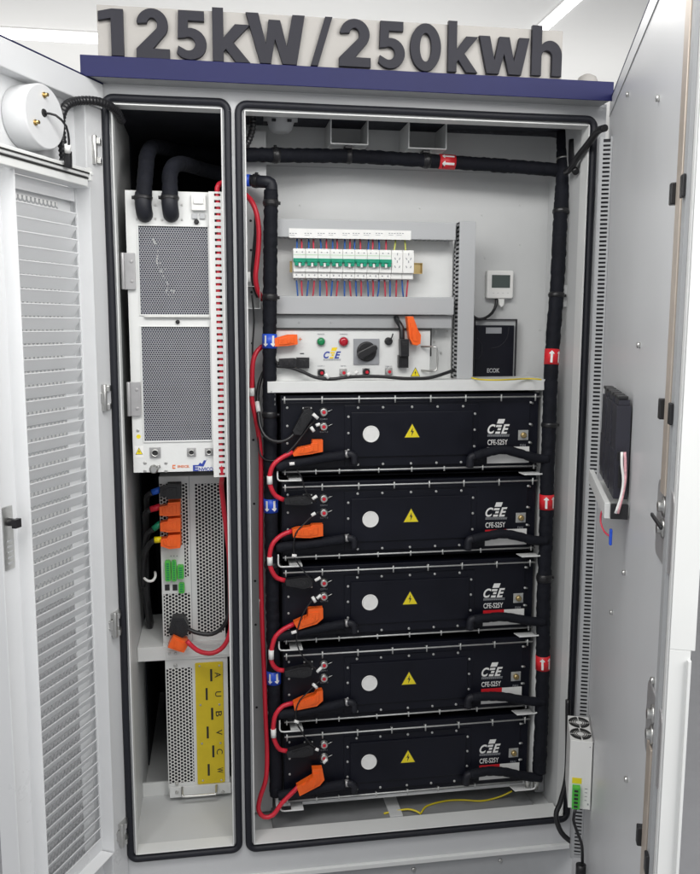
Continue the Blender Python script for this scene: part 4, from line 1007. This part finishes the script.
def wire_px(pts, r, mt, label, cat='wire', d=None, group=None):
    q = MB(); q.tube(T(pts, d), r, 8); return tag(q.build('wire' if cat == 'wire' else cat.replace(' ', '_'), M[mt]), label, cat, group)
def lay(pts, z, r, label):
    q = MB(); q.tube([G(x, y, z+(p[0] if p else 0)) for x, y, *p in pts], r, 8); tag(q.build('cable', M['ywire']), label, 'cable')
bt = rect(275, 380.5, 543, 391.5, .085)[3]
lay([(471.5,377.8,.004),(478,379.3),(490,380),(505,379.8),(520,379),(532,378.8),(541,379.6)], bt+.003, .0026, 'yellow cable lying on the pale crossbeam below the converter')
PZF = WB-.008+.0035
lay([(384,813.5),(396,811),(408,809.2,.007),(416,811,.007),(421,814)], PZF, .0032, 'short yellow cable end on the grey floor pan, crossing the rib')
lay([(421,813),(427,806,.0),(445,801,.0),(462,800),(480,801),(492,799),(503,795.5,.012),(512,791,.03)], PZF, .0030, 'long yellow cable curving over the grey floor pan toward the right')

# ------------------------------------------------------------------ jumper cables between packs
jl = ['between the topmost and second packs', 'between the second and middle packs', 'between the middle and fourth packs', 'between the fourth and lowest packs']
OP = [ # orange plug outlines per pack
 [(292,452.5),(297,447),(311,444),(311.5,439),(321.8,438.8),(321.8,450.5),(309,453),(293,455)],
 [(291.5,528),(296,526.5),(310,524.5),(311,523),(322,522.5),(322,534),(309,536),(292.5,535.5)],
 [(293,620),(307,614),(307.5,606.5),(322,605.5),(322.2,615.5),(316,621),(297,627)],
 [(292.5,700),(303,695),(314,692),(316,688),(321.8,687.5),(322,697),(316,702.5),(294,707)] ]
JC = [ [(293,452),(283,457),(275,463),(271,470),(269.5,480),(271.5,489),(276,496),(284,500)],
       [(292,531),(282,535),(274,542),(270.5,550),(269.5,562),(272,571),(277,578),(285,580.5)],
       [(294,624),(284,629),(276,636),(272.5,645),(271,657),(273,665),(278,669.5),(284,670.5)],
       [(293,703),(283,706),(276,714),(273.5,724),(273.5,736),(276,744),(280,749.5),(287,751)] ]
BP = [ [(283.5,497.2),(297,495),(308,494.8),(311,497.5),(310.5,502.5),(303,503.8),(284.5,502.8)], [(284.5,578),(299,576),(309,575),(312,579),(311,584.5),(303,586.5),(285.5,583.5)],
       [(284,668),(299,664.5),(309,664),(311.5,667.5),(310.5,672.5),(303,674.8),(285,673.5)], [(286,748),(299,744.5),(308,741.5),(313,744),(312,751),(303,753.5),(287,754)] ]
SLV = [[(269.6,476),(269.8,484)], [(269.8,557),(270,565)], [(271.2,650),(271.2,659)], [(273.4,729),(273.6,737)]]
for i in range(4):
    Y = PY-.018
    parts = [('orange_plug', PZ(OP[i], Y, .028), 'orange', .004), ('cable', CB([(x, y, .062 if 1 < k < 6 else .068) for k, (x, y) in enumerate(JC[i])], RC), 'red', 0),
             ('black_plug', PZ(BP[i], Y, .026), 'blackp', .004), ('cable_sleeve', CB([(x, y, .060) for x, y in SLV[i]], RC+.0014), 'whitel', 0)]
    cabled('jumper_cable', 'red looped jumper cable with orange and black plugs '+jl[i], 'jumper cable', parts, 'red jumper cables between packs', loc=W(275, JC[i][3][1], .06))
# black plug and cable of the topmost pack
cabled('power_cable', 'black plug slanting into the topmost pack with thick black cable to the left', 'power cable',
   [('plug', PZ([(303,410),(308,407.5),(312,411),(311,417),(304,428),(300,434),(294,433.5),(292,430)], PY-.012, .028), 'blackp', .005),
    ('cable', CB([(296,432,.075),(290,438,.07),(282,441.5,.065),(273,441,.065),(265,436,.07),(260.5,427,.085),(258.5,415,.10),(257.5,400,.12),(259,385,.13),(265,370,.14),(277,362,.12)], .0058), 'hosep', 0),
    ('cable_sleeve', CB([(257,402,.115),(258.6,412,.10)], .0075), 'whitel', 0)], loc=W(300, 420, .09))
wire_px([(252,295,.13),(254,320,.13),(252.5,350,.13),(253.5,375,.13),(256,400,.12),(258,430,.11),(259,450,.1),(264,459,.085),(275,460.5,.07),(285,455,.066),(296,444,.066),(308,428,.07),(315,420,.08)], .0028, 'hosep', 'thin black signal wire sweeping past the left supply pipe to the topmost pack', 'wire')
# red cable at the top left of the wide bay and black companion
wire_px([(243,193,.16),(250,199,.14),(255.5,210,.13),(258.5,226,.13),(258.5,245,.13),(257,262,.13),(255.5,278,.13),(258,291,.14),(263,300,.15)], .0080, 'red', 'thick red cable curving down the top left edge of the wide bay', 'cable')
wire_px([(256,215,.15),(255.5,235,.15),(253.5,258,.15),(252.5,275,.15),(254.5,288,.16),(258,297,.17)], .006, 'hosep', 'black cable running behind the thick red one at the top left edge', 'cable')
q = MB(); q.tube(T([(248.3,272),(248.6,282)], .12), .006, 8); tag(q.build('cable_tag', M['whitel']), 'white tag just inside the left lip below the red cable bend', 'cable tag')
# signal leads between packs
for i, pts in enumerate(([(316,502),(309,497),(304,487),(302,478),(297,470)], [(314,582),(307,575),(300,566),(295,558),(293.5,546),(296,533),(304,524),(313,515.5),(319,512)],
                         [(316,669),(306,660),(299,650),(296.5,640),(298,628),(303,614),(310,603),(315,597.5),(320,594)], [(316,748),(308,741),(302,732),(296.5,722),(296,710),(300,700),(308,692),(314,686),(320,681)])):
    t = thing('signal_lead', 'thin black signal lead with white tags '+jl[i], 'signal lead', W(300, pts[3][1], .05), 'signal leads between packs')
    q = MB(); q.tube(T(pts, .052), .0023, 8); q.build('lead', M['hosep'], t)
    tags_ = [[((313,414),(318,418.5)),((311,427),(314,431.5)),((316,425.5),(320,424)),((289.5,464),(294.5,463.5))], [((312.5,499),(317,496)),((311.5,515.5),(315.5,513)),((292,555.5),(296.5,556)),((315,580.5),(320.5,577.5))],
             [((312.5,597),(315.5,602)),((317,598.5),(321,595)),((291.5,633),(296.5,631.5)),((317,672),(321.5,667.5))], [((313,684),(317,688)),((294.5,721),(298.5,722.5)),((315.5,749),(318.5,750)),((323.5,763),(327,759))]][i]
    for (p, r_) in tags_:
        q = MB(); a_, b_ = T([p, r_], .050); q.tube([a_, b_], .0052, 8); q.build('cable_tag', M['whitel'], t)

# ------------------------------------------------------------------ narrow compartment
UY = .06
um = thing('converter_module', 'large white upper module with two fine mesh screens in the narrow bay', 'power module', W(175, 475, UY))
tl, trr, bl_, brr = W(123.5,190,UY), W(221,192,UY), W(135,472,UY), W(231,478,UY)
ux0, ux1 = (tl.x+bl_.x)/2, .036; uz0, uz1 = bl_.z-.002, tl.z
# front panel with openings for the screens
m1 = (W(138.5,270,UY).x, W(208,270,UY).x, W(172,314.5,UY).z, W(170,226.5,UY).z)
m2 = (W(144,385,UY).x, W(211,385,UY).x, W(180,440.5,UY).z, W(176,327,UY).z)
mx0 = (m1[0]+m2[0])/2; mx1 = (m1[1]+m2[1])/2
q = MB()
q.box(ux0, mx0, UY, UY+.002, uz0, uz1); q.box(mx1, ux1-.004, UY, UY+.002, uz0, uz1)
q.box(mx0, mx1, UY, UY+.002, m1[3], uz1); q.box(mx0, mx1, UY, UY+.002, m2[3], m1[2]); q.box(mx0, mx1, UY, UY+.002, uz0, m2[2])
q.box(ux0, ux0+.002, UY+.002, .34, uz0, uz1); q.box(ux0+.002, ux1-.004, UY+.002, .34, uz0, uz0+.002); q.box(ux0+.002, ux1-.004, UY+.002, .34, uz1-.002, uz1)
q.build('front_panel', M['panelw'], um)
for (z0, z1) in ((m1[2], m1[3]), (m2[2], m2[3])):
    q = MB(); q.box(mx0-.001, mx1+.001, UY+.0022, UY+.003, z0-.001, z1+.001); o = q.build('mesh_screen', M['mesh'], um)
    q = MB(); q.box(mx0-.001, mx1+.001, UY+.006, UY+.008, z0-.001, z1+.001); q.build('filter_pad', M['meshpad'], o)
    q = MB(); t = .004
    q.box(mx0-t, mx0, UY-.004, UY-.0003, z0-t, z1+t); q.box(mx0, mx1, UY-.004, UY-.0003, z1, z1+t); q.box(mx0, mx1, UY-.004, UY-.0003, z0-t, z0); q.build('screen_frame', M['lip'], o, bevel=.001)
q = MB(); q.box(mx0+.01, mx1, UY-.010, UY-.0003, m1[2]-.010, m1[2]-.005); q.build('latch_rod', M['steel'], um, bevel=.001)
c = W(177.7, 322, UY); q = MB(); q.lathe((c.x, UY, c.z), (0,-1,0), [(0, .0065), (.006, .006), (.008, .004)], 16); c = W(196.5, 222, UY); q.lathe((c.x, UY, c.z), (0,-1,0), [(0, .0075), (.008, .007), (.010, .005)], 16); q.build('black_knob', M['blackp'], um)
for (x0, y0, x1, y1) in ((120.9,252.8,135.2,289.4), (126.9,382,140.5,416)):
    a = rect(x0, y0, x1, y1, UY-.012); q = MB(); q.box(a[0]+.008, a[1], UY-.012, UY-.0004, a[2], a[3]); q.cyl((a[0]+.006, UY-.014, a[2]), (a[0]+.006, UY-.014, a[3]), .006, 12)
    for dz in (.02, -.02): bolt(q, a[1]-.010, (a[2]+a[3])/2+dz*1.4, UY-.012, .005, .003)
    q.build('hinge_plate', M['zinc'], um, bevel=.0012)
for x, y, r in ((155.3, 452.5, 4.1), (191.5, 452, 3.3), (209, 451.6, 3.0)):
    c = W(x, y, UY); rr = W(x+r, y, UY).x-c.x
    q = MB(); q.box(c.x-rr*1.35, c.x+rr*1.35, UY-.003, UY-.0003, c.z-rr*1.35, c.z+rr*1.35); o = q.build('flanged_socket', M['zinc'], um, bevel=.001)
    q = MB(); q.lathe((c.x, UY-.003, c.z), (0,-1,0), [(0, rr), (.010, rr*.95), (.011, rr*.7), (.004, rr*.68)], 24); q.build('socket_barrel', M['steel'], o)
    q = MB(); q.lathe((c.x, UY-.0065, c.z), (0,-1,0), [(0, rr*.7), (.0045, rr*.68)], 20); q.build('socket_core', M['ink'], o)
c = W(154, 469, UY); q = MB(); q.lathe((c.x, UY, c.z), (0,-1,0), [(0, .0135), (.004, .0135), (.006, .009), (.016, .009)], 20); q.tube([(c.x+.006,UY-.01,c.z+.006),(c.x+.016,UY-.01,c.z+.014),(c.x+.018,UY-.006,c.z+.004)], .0022, 6); q.build('drain_valve', M['steel'], um)
q = MB()
for (x, y) in ((145,463),(166,463),(145,471),(166,471),(138,430.5)): c = W(x, y, UY); bolt(q, c.x, c.z, UY, .0048, .0025)
for (x, y) in ((137,219),(137,206),(155.5,205),(155.5,219),(162,220),(182,220),(182,205)): c = W(x, y, UY); bolt(q, c.x, c.z, UY, .0036, .0025)
q.each('panel_bolt', M['steel'], um)
c = W(138.6, 436.6, UY); q = MB(); q.lathe((c.x, UY, c.z), (0,-1,0), [(0, .0065), (.0006, .0064)], 20); q.build('earth_label', M['yellow'], um)
a = rect(135, 446, 143.5, 457.5, UY); q = MB(); q.box(a[0], a[1], UY-.0006, UY-.0002, a[2], a[3]); q.build('warning_plate', M['whitel'], um)
warn_tri((139.2, 447.5, 454.5, 3.7), UY-.0008, um)
ptext('SINEXCEL', (177.5, 465.2, 189.5, 467.6), UY-.0002, M['logored'], name='brand_lettering', parent=um, off=.02)
q = MB(); p = poly_px([(172.5,464.8),(175.5,464.8),(175.5,466),(173.5,466),(173.5,467.5),(175.5,467.5),(175.5,468.7),(172.5,468.7)], UY); q.prism(p, UY-.0008, UY-.0002); q.build('brand_mark', M['logored'], um)
ptext('E', (193, 465, 198.5, 471), UY-.0002, M['logoblue'], name='brand_lettering', parent=um, off=.04)
ptext('NVICO', (199, 467.3, 213, 471), UY-.0002, M['logoblue'], name='brand_lettering', parent=um, off=.02)
q = MB(); q.prism(poly_px([(197.5,466),(200,462.5),(202,463.8),(204,460.2),(206,460.4),(207,459),(205.5,462.5),(203.5,466.6)], UY), UY-.0008, UY-.0002); q.build('brand_mark', M['logoblue'], um)
a = rect(191.4, 195, 205.6, 211, UY); q = MB(); q.box(a[0], a[1], UY-.014, UY-.0004, a[2], a[3]); q.box(a[0]+.006, a[1]-.006, UY-.020, UY-.014, a[2]+.018, a[3]-.010); q.build('air_switch', M['white'], um, bevel=.002)
a = rect(192, 213.5, 205.6, 219, UY); q = MB(); q.box(a[0], a[0]+.016, UY-.006, UY-.0004, a[2], a[3]); q.box(a[0]+.022, a[0]+.038, UY-.006, UY-.0004, a[2], a[3]); q.build('label_holder', M['duct'], um, bevel=.001)
for pts, w_ in (([(155,240),(158,250),(157,262),(161,272),(166,268)], .0022), ([(160,262),(163,275),(168,285),(166,293),(172,296)], .0017), ([(152,236),(156,246)], .0030), ([(168,292),(174,290),(172,299)], .0020)):
    q = MB(); pp = spline([W(x, y, UY+.0016) for x, y in pts], .006)
    for a_, b_ in zip(pp[:-1], pp[1:]):
        if random.random() < .3: continue
        m_ = (a_+b_)/2; w1 = w_*random.uniform(.4, 1.3); q.prism([(m_.x-w1, m_.z-w1*.8), (m_.x+w1*.8, m_.z-w1), (m_.x+w1, m_.z+w1*.7), (m_.x-w1*.7, m_.z+w1)], UY+.0013, UY+.0019)
    q.build('chalk_smudge', M['duct'], um)
# slotted white duct with the red cable behind
sdt = thing('cable_duct', 'white slotted duct with red cable showing through, right of the mesh screens', 'cable duct', W(222, 476, .03))
dY = .040
d0, d1 = (W(207.5,200,dY).x+W(213.5,470,dY).x)/2+.002, (W(224,200,dY).x+W(231,470,dY).x)/2
dz0, dz1 = W(222,477,dY).z, W(214,191.5,dY).z
sx0, sx1 = d0+.016, d1-.014
q = MB(); q.box(d0, sx0, dY, dY+.0025, dz0, dz1); q.box(sx1, d1, dY, dY+.0025, dz0, dz1)
n = 46; pz = (dz1-dz0)/n
for k in range(n+1): 
    z = dz0+k*pz; q.box(sx0, sx1, dY, dY+.0025, max(dz0, z-pz*.30), min(dz1, z+pz*.30))
q.box(d0, d0+.002, dY+.0025, UY-.0005, dz0, dz1)
q.build('slotted_front', M['ductw'], sdt)
q = MB(); q.box(d0+.002, d1, dY+.0170, dY+.0190, dz0, dz1); q.build('duct_back', M['slotdark'], sdt)
q = MB(); q.box(d1-.004, d1+.014, dY+.020, dY+.06, dz0-.01, dz1); q.build('side_channel', M['paint'], sdt)
q = MB(); xm = (sx0+sx1)/2; pts = [W(233,150,.4), W(226,178,.10), Vector((xm+.004, dY+.011, dz1+.02))]+[Vector((xm+.003*math.sin(k*.9), dY+.0105, dz1-(dz1-dz0)*k/14)) for k in range(15)]
pts += T([(221.5,486,.11),(224,510,.15),(227,535,.18),(229.5,560,.2),(230.5,590,.2),(231,615,.2),(230,632,.2),(224,646,.2),(213,653,.2),(201,652,.2),(193,647,.2),(187,641,.2)])
q.tube(pts, .0078, 10); rc = thing('power_cable', 'long red cable dropping from the white slotted duct to the lower orange plug', 'power cable', W(231, 600, .2))
q.build('cable', M['red'], rc)
PZ([(168.5,642),(174,630.5),(187.5,636.5),(188.5,640),(184.5,647),(180,646)], .268, .05).build('orange_plug', M['orange'], rc, bevel=.004)
# lower module
LY = .285
lm = thing('converter_module', 'middle perforated white module with three orange plugs in the narrow bay', 'power module', W(190, 640, LY))
l0 = (W(158.5,490,LY).x+W(164,640,LY).x)/2; l1 = (W(222.5,560,LY).x+W(227,640,LY).x)/2
lz1, lz0 = W(190,476,LY).z, W(195,641,LY).z
q = MB(); q.box(l0, l1, LY, LY+.0015, lz0, lz1); q.build('front_panel', M['panelw'], lm) if False else None
def perf_panel(parent, x0, x1, z0, z1, Y, holes, mt='panelw'):
    """front sheet split into plain strips and punched fields (holes: px rects); fields must not overlap"""
    xs = sorted({x0, x1}|{h[0] for h in holes}|{h[1] for h in holes}); zs = sorted({z0, z1}|{h[2] for h in holes}|{h[3] for h in holes})
    q = MB(); p = MB()
    for i in range(len(xs)-1):
        for j in range(len(zs)-1):
            cx, cz = (xs[i]+xs[i+1])/2, (zs[j]+zs[j+1])/2
            tgt = p if any(h[0] < cx < h[1] and h[2] < cz < h[3] for h in holes) else q
            tgt.box(xs[i], xs[i+1], Y, Y+.0012, zs[j], zs[j+1]) if tgt is q else tgt.add([(xs[i],Y,zs[j]),(xs[i+1],Y,zs[j]),(xs[i+1],Y,zs[j+1]),(xs[i],Y,zs[j+1])], [(0,1,2,3)])
    o = q.build('front_panel', M[mt], parent); p.build('punched_field', M['meshc'], o)
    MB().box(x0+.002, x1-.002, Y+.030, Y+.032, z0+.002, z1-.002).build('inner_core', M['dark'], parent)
    q = MB(); q.box(x0, x0+.0015, Y+.0013, Y+.4, z0, z1); q.box(x1-.0015, x1, Y+.0013, Y+.4, z0, z1); q.box(x0, x1, Y+.0013, Y+.4, z0, z0+.0015); q.box(x0, x1, Y+.0013, Y+.4, z1-.0015, z1); q.build('case', M[mt], parent)
H = lambda *p: rect(*p, LY)
perf_panel(lm, l0, l1, lz0, lz1, LY, [H(196.5,483.5,223,633), H(160.3,483.5,187.8,545.5), H(184.6,545.5,188.4,577), H(164,593.5,190.5,636)])
q = MB(); a = rect(190.5, 478, 191.2, 640, LY); q.box(a[0], a[1], LY-.0008, LY-.0002, lz0, lz1); q.build('panel_seam', M['duct'], lm)
for nm_, a, mt in (('terminal_strip',(165.3,559.4,171.0,580),'greent'),('terminal_strip',(171.8,559.4,176.7,580),'greent'),('terminal_strip',(177.6,564,184,577.6),'greent'),('terminal_strip',(178.8,582,184.7,591.8),'greent')):
    b_ = rect(*a, LY); q = MB(); q.prism(rrect(b_[0], b_[1], b_[2], b_[3], .005, 3), LY-.018, LY-.0003); o = q.build(nm_, M[mt], lm, bevel=.001)
    q = MB(); z = b_[2]+.006
    while z < b_[3]-.005: q.new(); q.box(b_[0]+.005, b_[1]-.005, LY-.0188, LY-.0181, z, z+.0035); z += .0075
    q.each('terminal_slot', M['bootg'], o)
for a in ((164.9,584.5,169.7,590.3),(172.7,584.5,177.4,590.3)):
    b_ = rect(*a, LY); q = MB(); q.box(b_[0], b_[1], LY-.002, LY-.0003, b_[2], b_[3]); q.build('data_port', M['ink'], lm)
q = MB()
for x in (171,174,177): c = W(x, 556, LY); q.new(); q.cyl((c.x,LY-.0003,c.z),(c.x,LY-.0015,c.z), .0022, 8)
q.each('status_light', M['gink'], lm)
q = MB(); a = rect(163,641,231,649,LY-.01); q.box(a[0], a[1], LY-.010, LY+.05, a[2], a[3]); q.build('mounting_flange', M['panelw'], lm, bevel=.001)
q = MB()
for x in (169,176.5,203,212): c = W(x, 645.5, LY-.01); bolt(q, c.x, c.z, LY-.0102, .005, .003)
q.each('flange_bolt', M['steel'], lm)
# plugs of the lower module
for i, (pp, mt, boot, bm_, lab) in enumerate((
   ([(160.5,486),(167.5,484.5),(168,483),(181,483),(181,496.5),(168,497),(167,494.5),(160.5,494.5)], 'blackp', [(152,492.5),(160.5,489.5)], 'bootb', 'black plug with blue boot, topmost in the narrow bay'),
   ([(160,504.5),(168,503),(168.5,500.5),(180.5,499.5),(180.5,513),(169,513.8),(160.3,513.2)], 'orange', [(150.5,509.5),(160.5,506.5)], 'bootr', 'orange plug with red boot, uppermost of the three orange plugs'),
   ([(160.8,520.5),(168,519),(168.5,516.5),(181,515.5),(181,529),(169,529.8),(161,528.5)], 'orange', [(153.5,529),(160.5,523.5)], 'bootg', 'orange plug with green boot, between two others'),
   ([(161.3,536.5),(168,535.5),(168.5,533),(181,532),(181,545),(170,546.2),(161.5,543.5)], 'orange', [(154.5,540),(161.5,539.5)], 'booty', 'orange plug with yellow boot, lowest of the three'))):
    t = thing('power_cable', lab, 'power cable', W(168, pp[0][1], .26), 'phase plugs on the middle module')
    PZ(pp, LY-.008, .038).build('plug', M[mt], t, bevel=.003)
    c = rect(pp[2][0], pp[3][1]-1.5, pp[3][0]+.6, pp[4][1], LY); q = MB(); q.box(c[0], c[1], LY-.008, LY-.0004, c[2], c[3]); q.build('plug_base', M['blackp'] if mt == 'blackp' else M['orange'], t, bevel=.002)
    q = MB(); q.tube(T(boot, .258), .0105, 12); q.build('boot', M[bm_], t)
    x, y = boot[0]
    q = MB(); q.tube([W(x+1, y, .258), W(x-5, y+4, .28), W(147-i*1., y+18, .33), W(146-i, y+45, .36), W(147-i, 585, .38), W(150, 615+i*4, .45), W(156, 640, .7)], .0095, 10); q.build('cable', M['hosep'], t)
q = MB(); q.tube(T([(144,578,.29),(148,581,.28),(153,580.5,.28),(155.5,576,.30),(155,572,.33)]), .0045, 8); tag(q.build('cable_tie', M['whitel']), 'white cable tie round the black cables left of the middle module', 'cable tie')
bpz = thing('power_cable', 'black plug above the lowest orange plug with black cable curving right', 'power cable', W(178, 624, .26))
PZ([(169,628),(173,613.5),(184.5,613.5),(189,622),(187.5,630),(182,633.5),(176,631.5)], LY-.006, .045).build('plug', M['blackp'], bpz, bevel=.004)
q = MB(); q.tube(T([(184,626,.25),(191,630.5,.235),(200,633.5,.225),(212,634,.22),(222,628,.215),(227.5,618,.21),(229,606,.22),(229,580,.25),(228,550,.28)]), .0072, 10); q.build('cable', M['hosep'], bpz)
# shelf between modules
sh = MB(); a = rect(146, 645, 236, 659, .27); sh.box(NX0+.001, NX1-.001, .27, .283, a[2], a[3]); sh.box(NX0+.001, l0-.001, .283, .6, a[3]-.003, a[3]); tag(sh.build('shelf', M['panelw'], bevel=.0015), 'pale steel shelf between the two lower modules of the narrow bay', 'shelf')
# bottom module
bmz = thing('transformer_module', 'lowest module of the narrow bay with a yellow terminal cover plate', 'power module', W(195, 790, LY))
b0 = (W(165,660,LY).x+W(169,787,LY).x)/2; b1 = (W(227,660,LY).x+W(230,786,LY).x)/2
bz1, bz0 = W(195,657,LY-.01).z, W(198,787,LY).z
perf_panel(bmz, b0, b1, bz0, bz1, LY-.008, [rect(167.8,667,193.3,781.5,LY)])
q = MB(); a = rect(166,649.5,230,656.5,LY-.018); q.box(a[0], a[1], LY-.018, LY-.0085, a[2], a[3]); q.build('mounting_flange', M['panelw'], bmz, bevel=.001)
q = MB()
for x in (169.5,175.5): c = W(x, 653.5, LY-.0182); bolt(q, c.x, c.z, LY-.0182, .005, .003)
for x, y in ((175.5,665.5),(177,783.5)): c = W(x, y, LY-.0082); bolt(q, c.x, c.z, LY-.0082, .0065, .004)
q.each('flange_bolt', M['steel'], bmz)
YY = LY-.0085
a = rect(196.3,662,224,783,YY); q = MB(); q.prism(rrect(a[0], a[1], a[2], a[3], .004, 3), YY-.003, YY-.0002); yp = q.build('terminal_cover', M['yplate'], bmz, bevel=.0006)
q = MB()
for (x0, y0, x1, y1) in ((210.2,669,212.3,681.2),(205.7,688,207.7,700),(211.1,707.8,213.3,719.8),(206.7,726.5,208.8,738.3),(212.3,745.4,214.4,757.3),(207.7,764,209.8,775.6)):
    b_ = rect(x0, y0, x1, y1, YY-.003); q.new(); q.box(b_[0], b_[1], YY-.0038, YY-.0031, b_[2], b_[3])
q.each('terminal_slit', M['ink'], yp)
for ch, x, y in (('A',217.8,674.8),('U',218.2,694),('B',218.8,713.8),('V',219.2,732.3),('C',219.7,751.5),('W',220.2,770.2)):
    ptext(ch, (x-3, y-2.6, x+3, y+2.6), YY-.0032, M['ink'], name='phase_letter', parent=yp, rot=-90)
q = MB()
for (x, y) in ((199.5,666),(219.3,665.5),(200.5,705),(219.5,704.5),(202,743.5),(220.5,743),(203,780.5),(221.5,780)): c = W(x, y, YY-.003); bolt(q, c.x, c.z, YY-.003, .0038, .002)
q.each('cover_screw', M['steel'], yp)
q = MB(); a = rect(169.5,786,231,796,LY-.02); q.box(a[0], a[1], LY-.018, LY-.009, a[2], a[3]); q.build('base_flange', M['panelw'], bmz, bevel=.001)
q = MB()
for x in (177,223): c = W(x, 792, LY-.0182); bolt(q, c.x, c.z, LY-.0182, .006, .004)
q.each('flange_bolt', M['steel'], bmz)
q = MB(); hh = T([(182,792),(182.5,795.5),(186,796.5),(212,794.5),(216,793.5),(216.5,790)], LY-.05); hh[0].y = LY-.02; hh[-1].y = LY-.02; q.tube(hh, .0042, 10, .006); q.build('handle', M['steel'], bmz)

# two insulated hoses into the upper module
for pts, lb_ in (([(143.5,206,.045),(144,196,.04),(144.5,185,.05),(146,168,.08),(147.5,155,.13),(154,147,.25),(175,150,.42),(200,153,.5),(232,156,.55)], 'left black insulated hose bending into the top of the upper module'),
                 ([(170,206,.045),(170,196,.04),(170,184,.05),(170,174,.07),(174,166,.10),(184,164,.18),(205,170,.30),(234,177,.36)], 'right black insulated hose beside it, nearer the white switch block')):
    t = thing('coolant_hose', lb_, 'hose', T(pts)[0], 'hoses into the upper module')
    sleeve(T(pts), .0225, t, 'hose_sleeve', wr=.001)
    c = T(pts)[0]
    q = MB(); q.tube([c+Vector((0,.0,.035)), c+Vector((0,-.008,.005)), c+Vector((.002,.0,-.018)), c+Vector((.002,.016,-.022))], .0235, 16, .006); q.build('hose_elbow', M['rubber'], t)
    clamp(c+Vector((0,-.004,.022)), (0,0,1), .0235, t, .007)
q = MB(); q.tube(T([(232,140,.3),(231,152,.25),(228,166,.2)]), .008, 10); tag(q.build('cable', M['red']), 'short red cable stub at the upper right edge of the dark narrow bay', 'cable')

# ------------------------------------------------------------------ light
w = bpy.data.worlds.new('World'); sc.world = w; w.use_nodes = True
bg = w.node_tree.nodes['Background']; bg.inputs['Color'].default_value = (.95, .97, 1.0, 1); bg.inputs['Strength'].default_value = .52
def area(name, loc, target, sx, sy, power, col=(1, .985, .96)):
    l = bpy.data.lights.new(name, 'AREA'); l.shape = 'RECTANGLE'; l.size = sx; l.size_y = sy; l.energy = power; l.color = col
    o = bpy.data.objects.new(name, l); C.objects.link(o); o.location = loc
    o.rotation_euler = (Vector(target)-Vector(loc)).to_track_quat('-Z', 'Y').to_euler()
area('hall_lamp', (.2, -1.5, 3.15), (.3, -.3, 1.2), 2.6, .9, 62)
area('hall_lamp', (1.9, -3.0, 2.5), (-.6, -.4, 1.2), 1.6, 1.2, 62)
area('hall_lamp', (-1.8, -2.6, 3.0), (1.0, -.4, 1.4), 1.2, 1.2, 22)
area('hall_lamp', (.3, 1.2, 3.05), (.3, 1.4, 0), 3.0, .5, 20)

area('ceiling_fill', (.3, 2.3, 2.45), (.3, 2.3, 4), 5, 1.6, 24)  # unseen fill light added behind the sign to brighten the ceiling
sc.view_settings.view_transform = 'Standard'; sc.view_settings.look = 'None'; sc.view_settings.exposure = 0; sc.view_settings.gamma = 1
sc.render.resolution_x = 820; sc.render.resolution_y = 1024
sc.cycles.max_bounces = 8; sc.cycles.transparent_max_bounces = 12
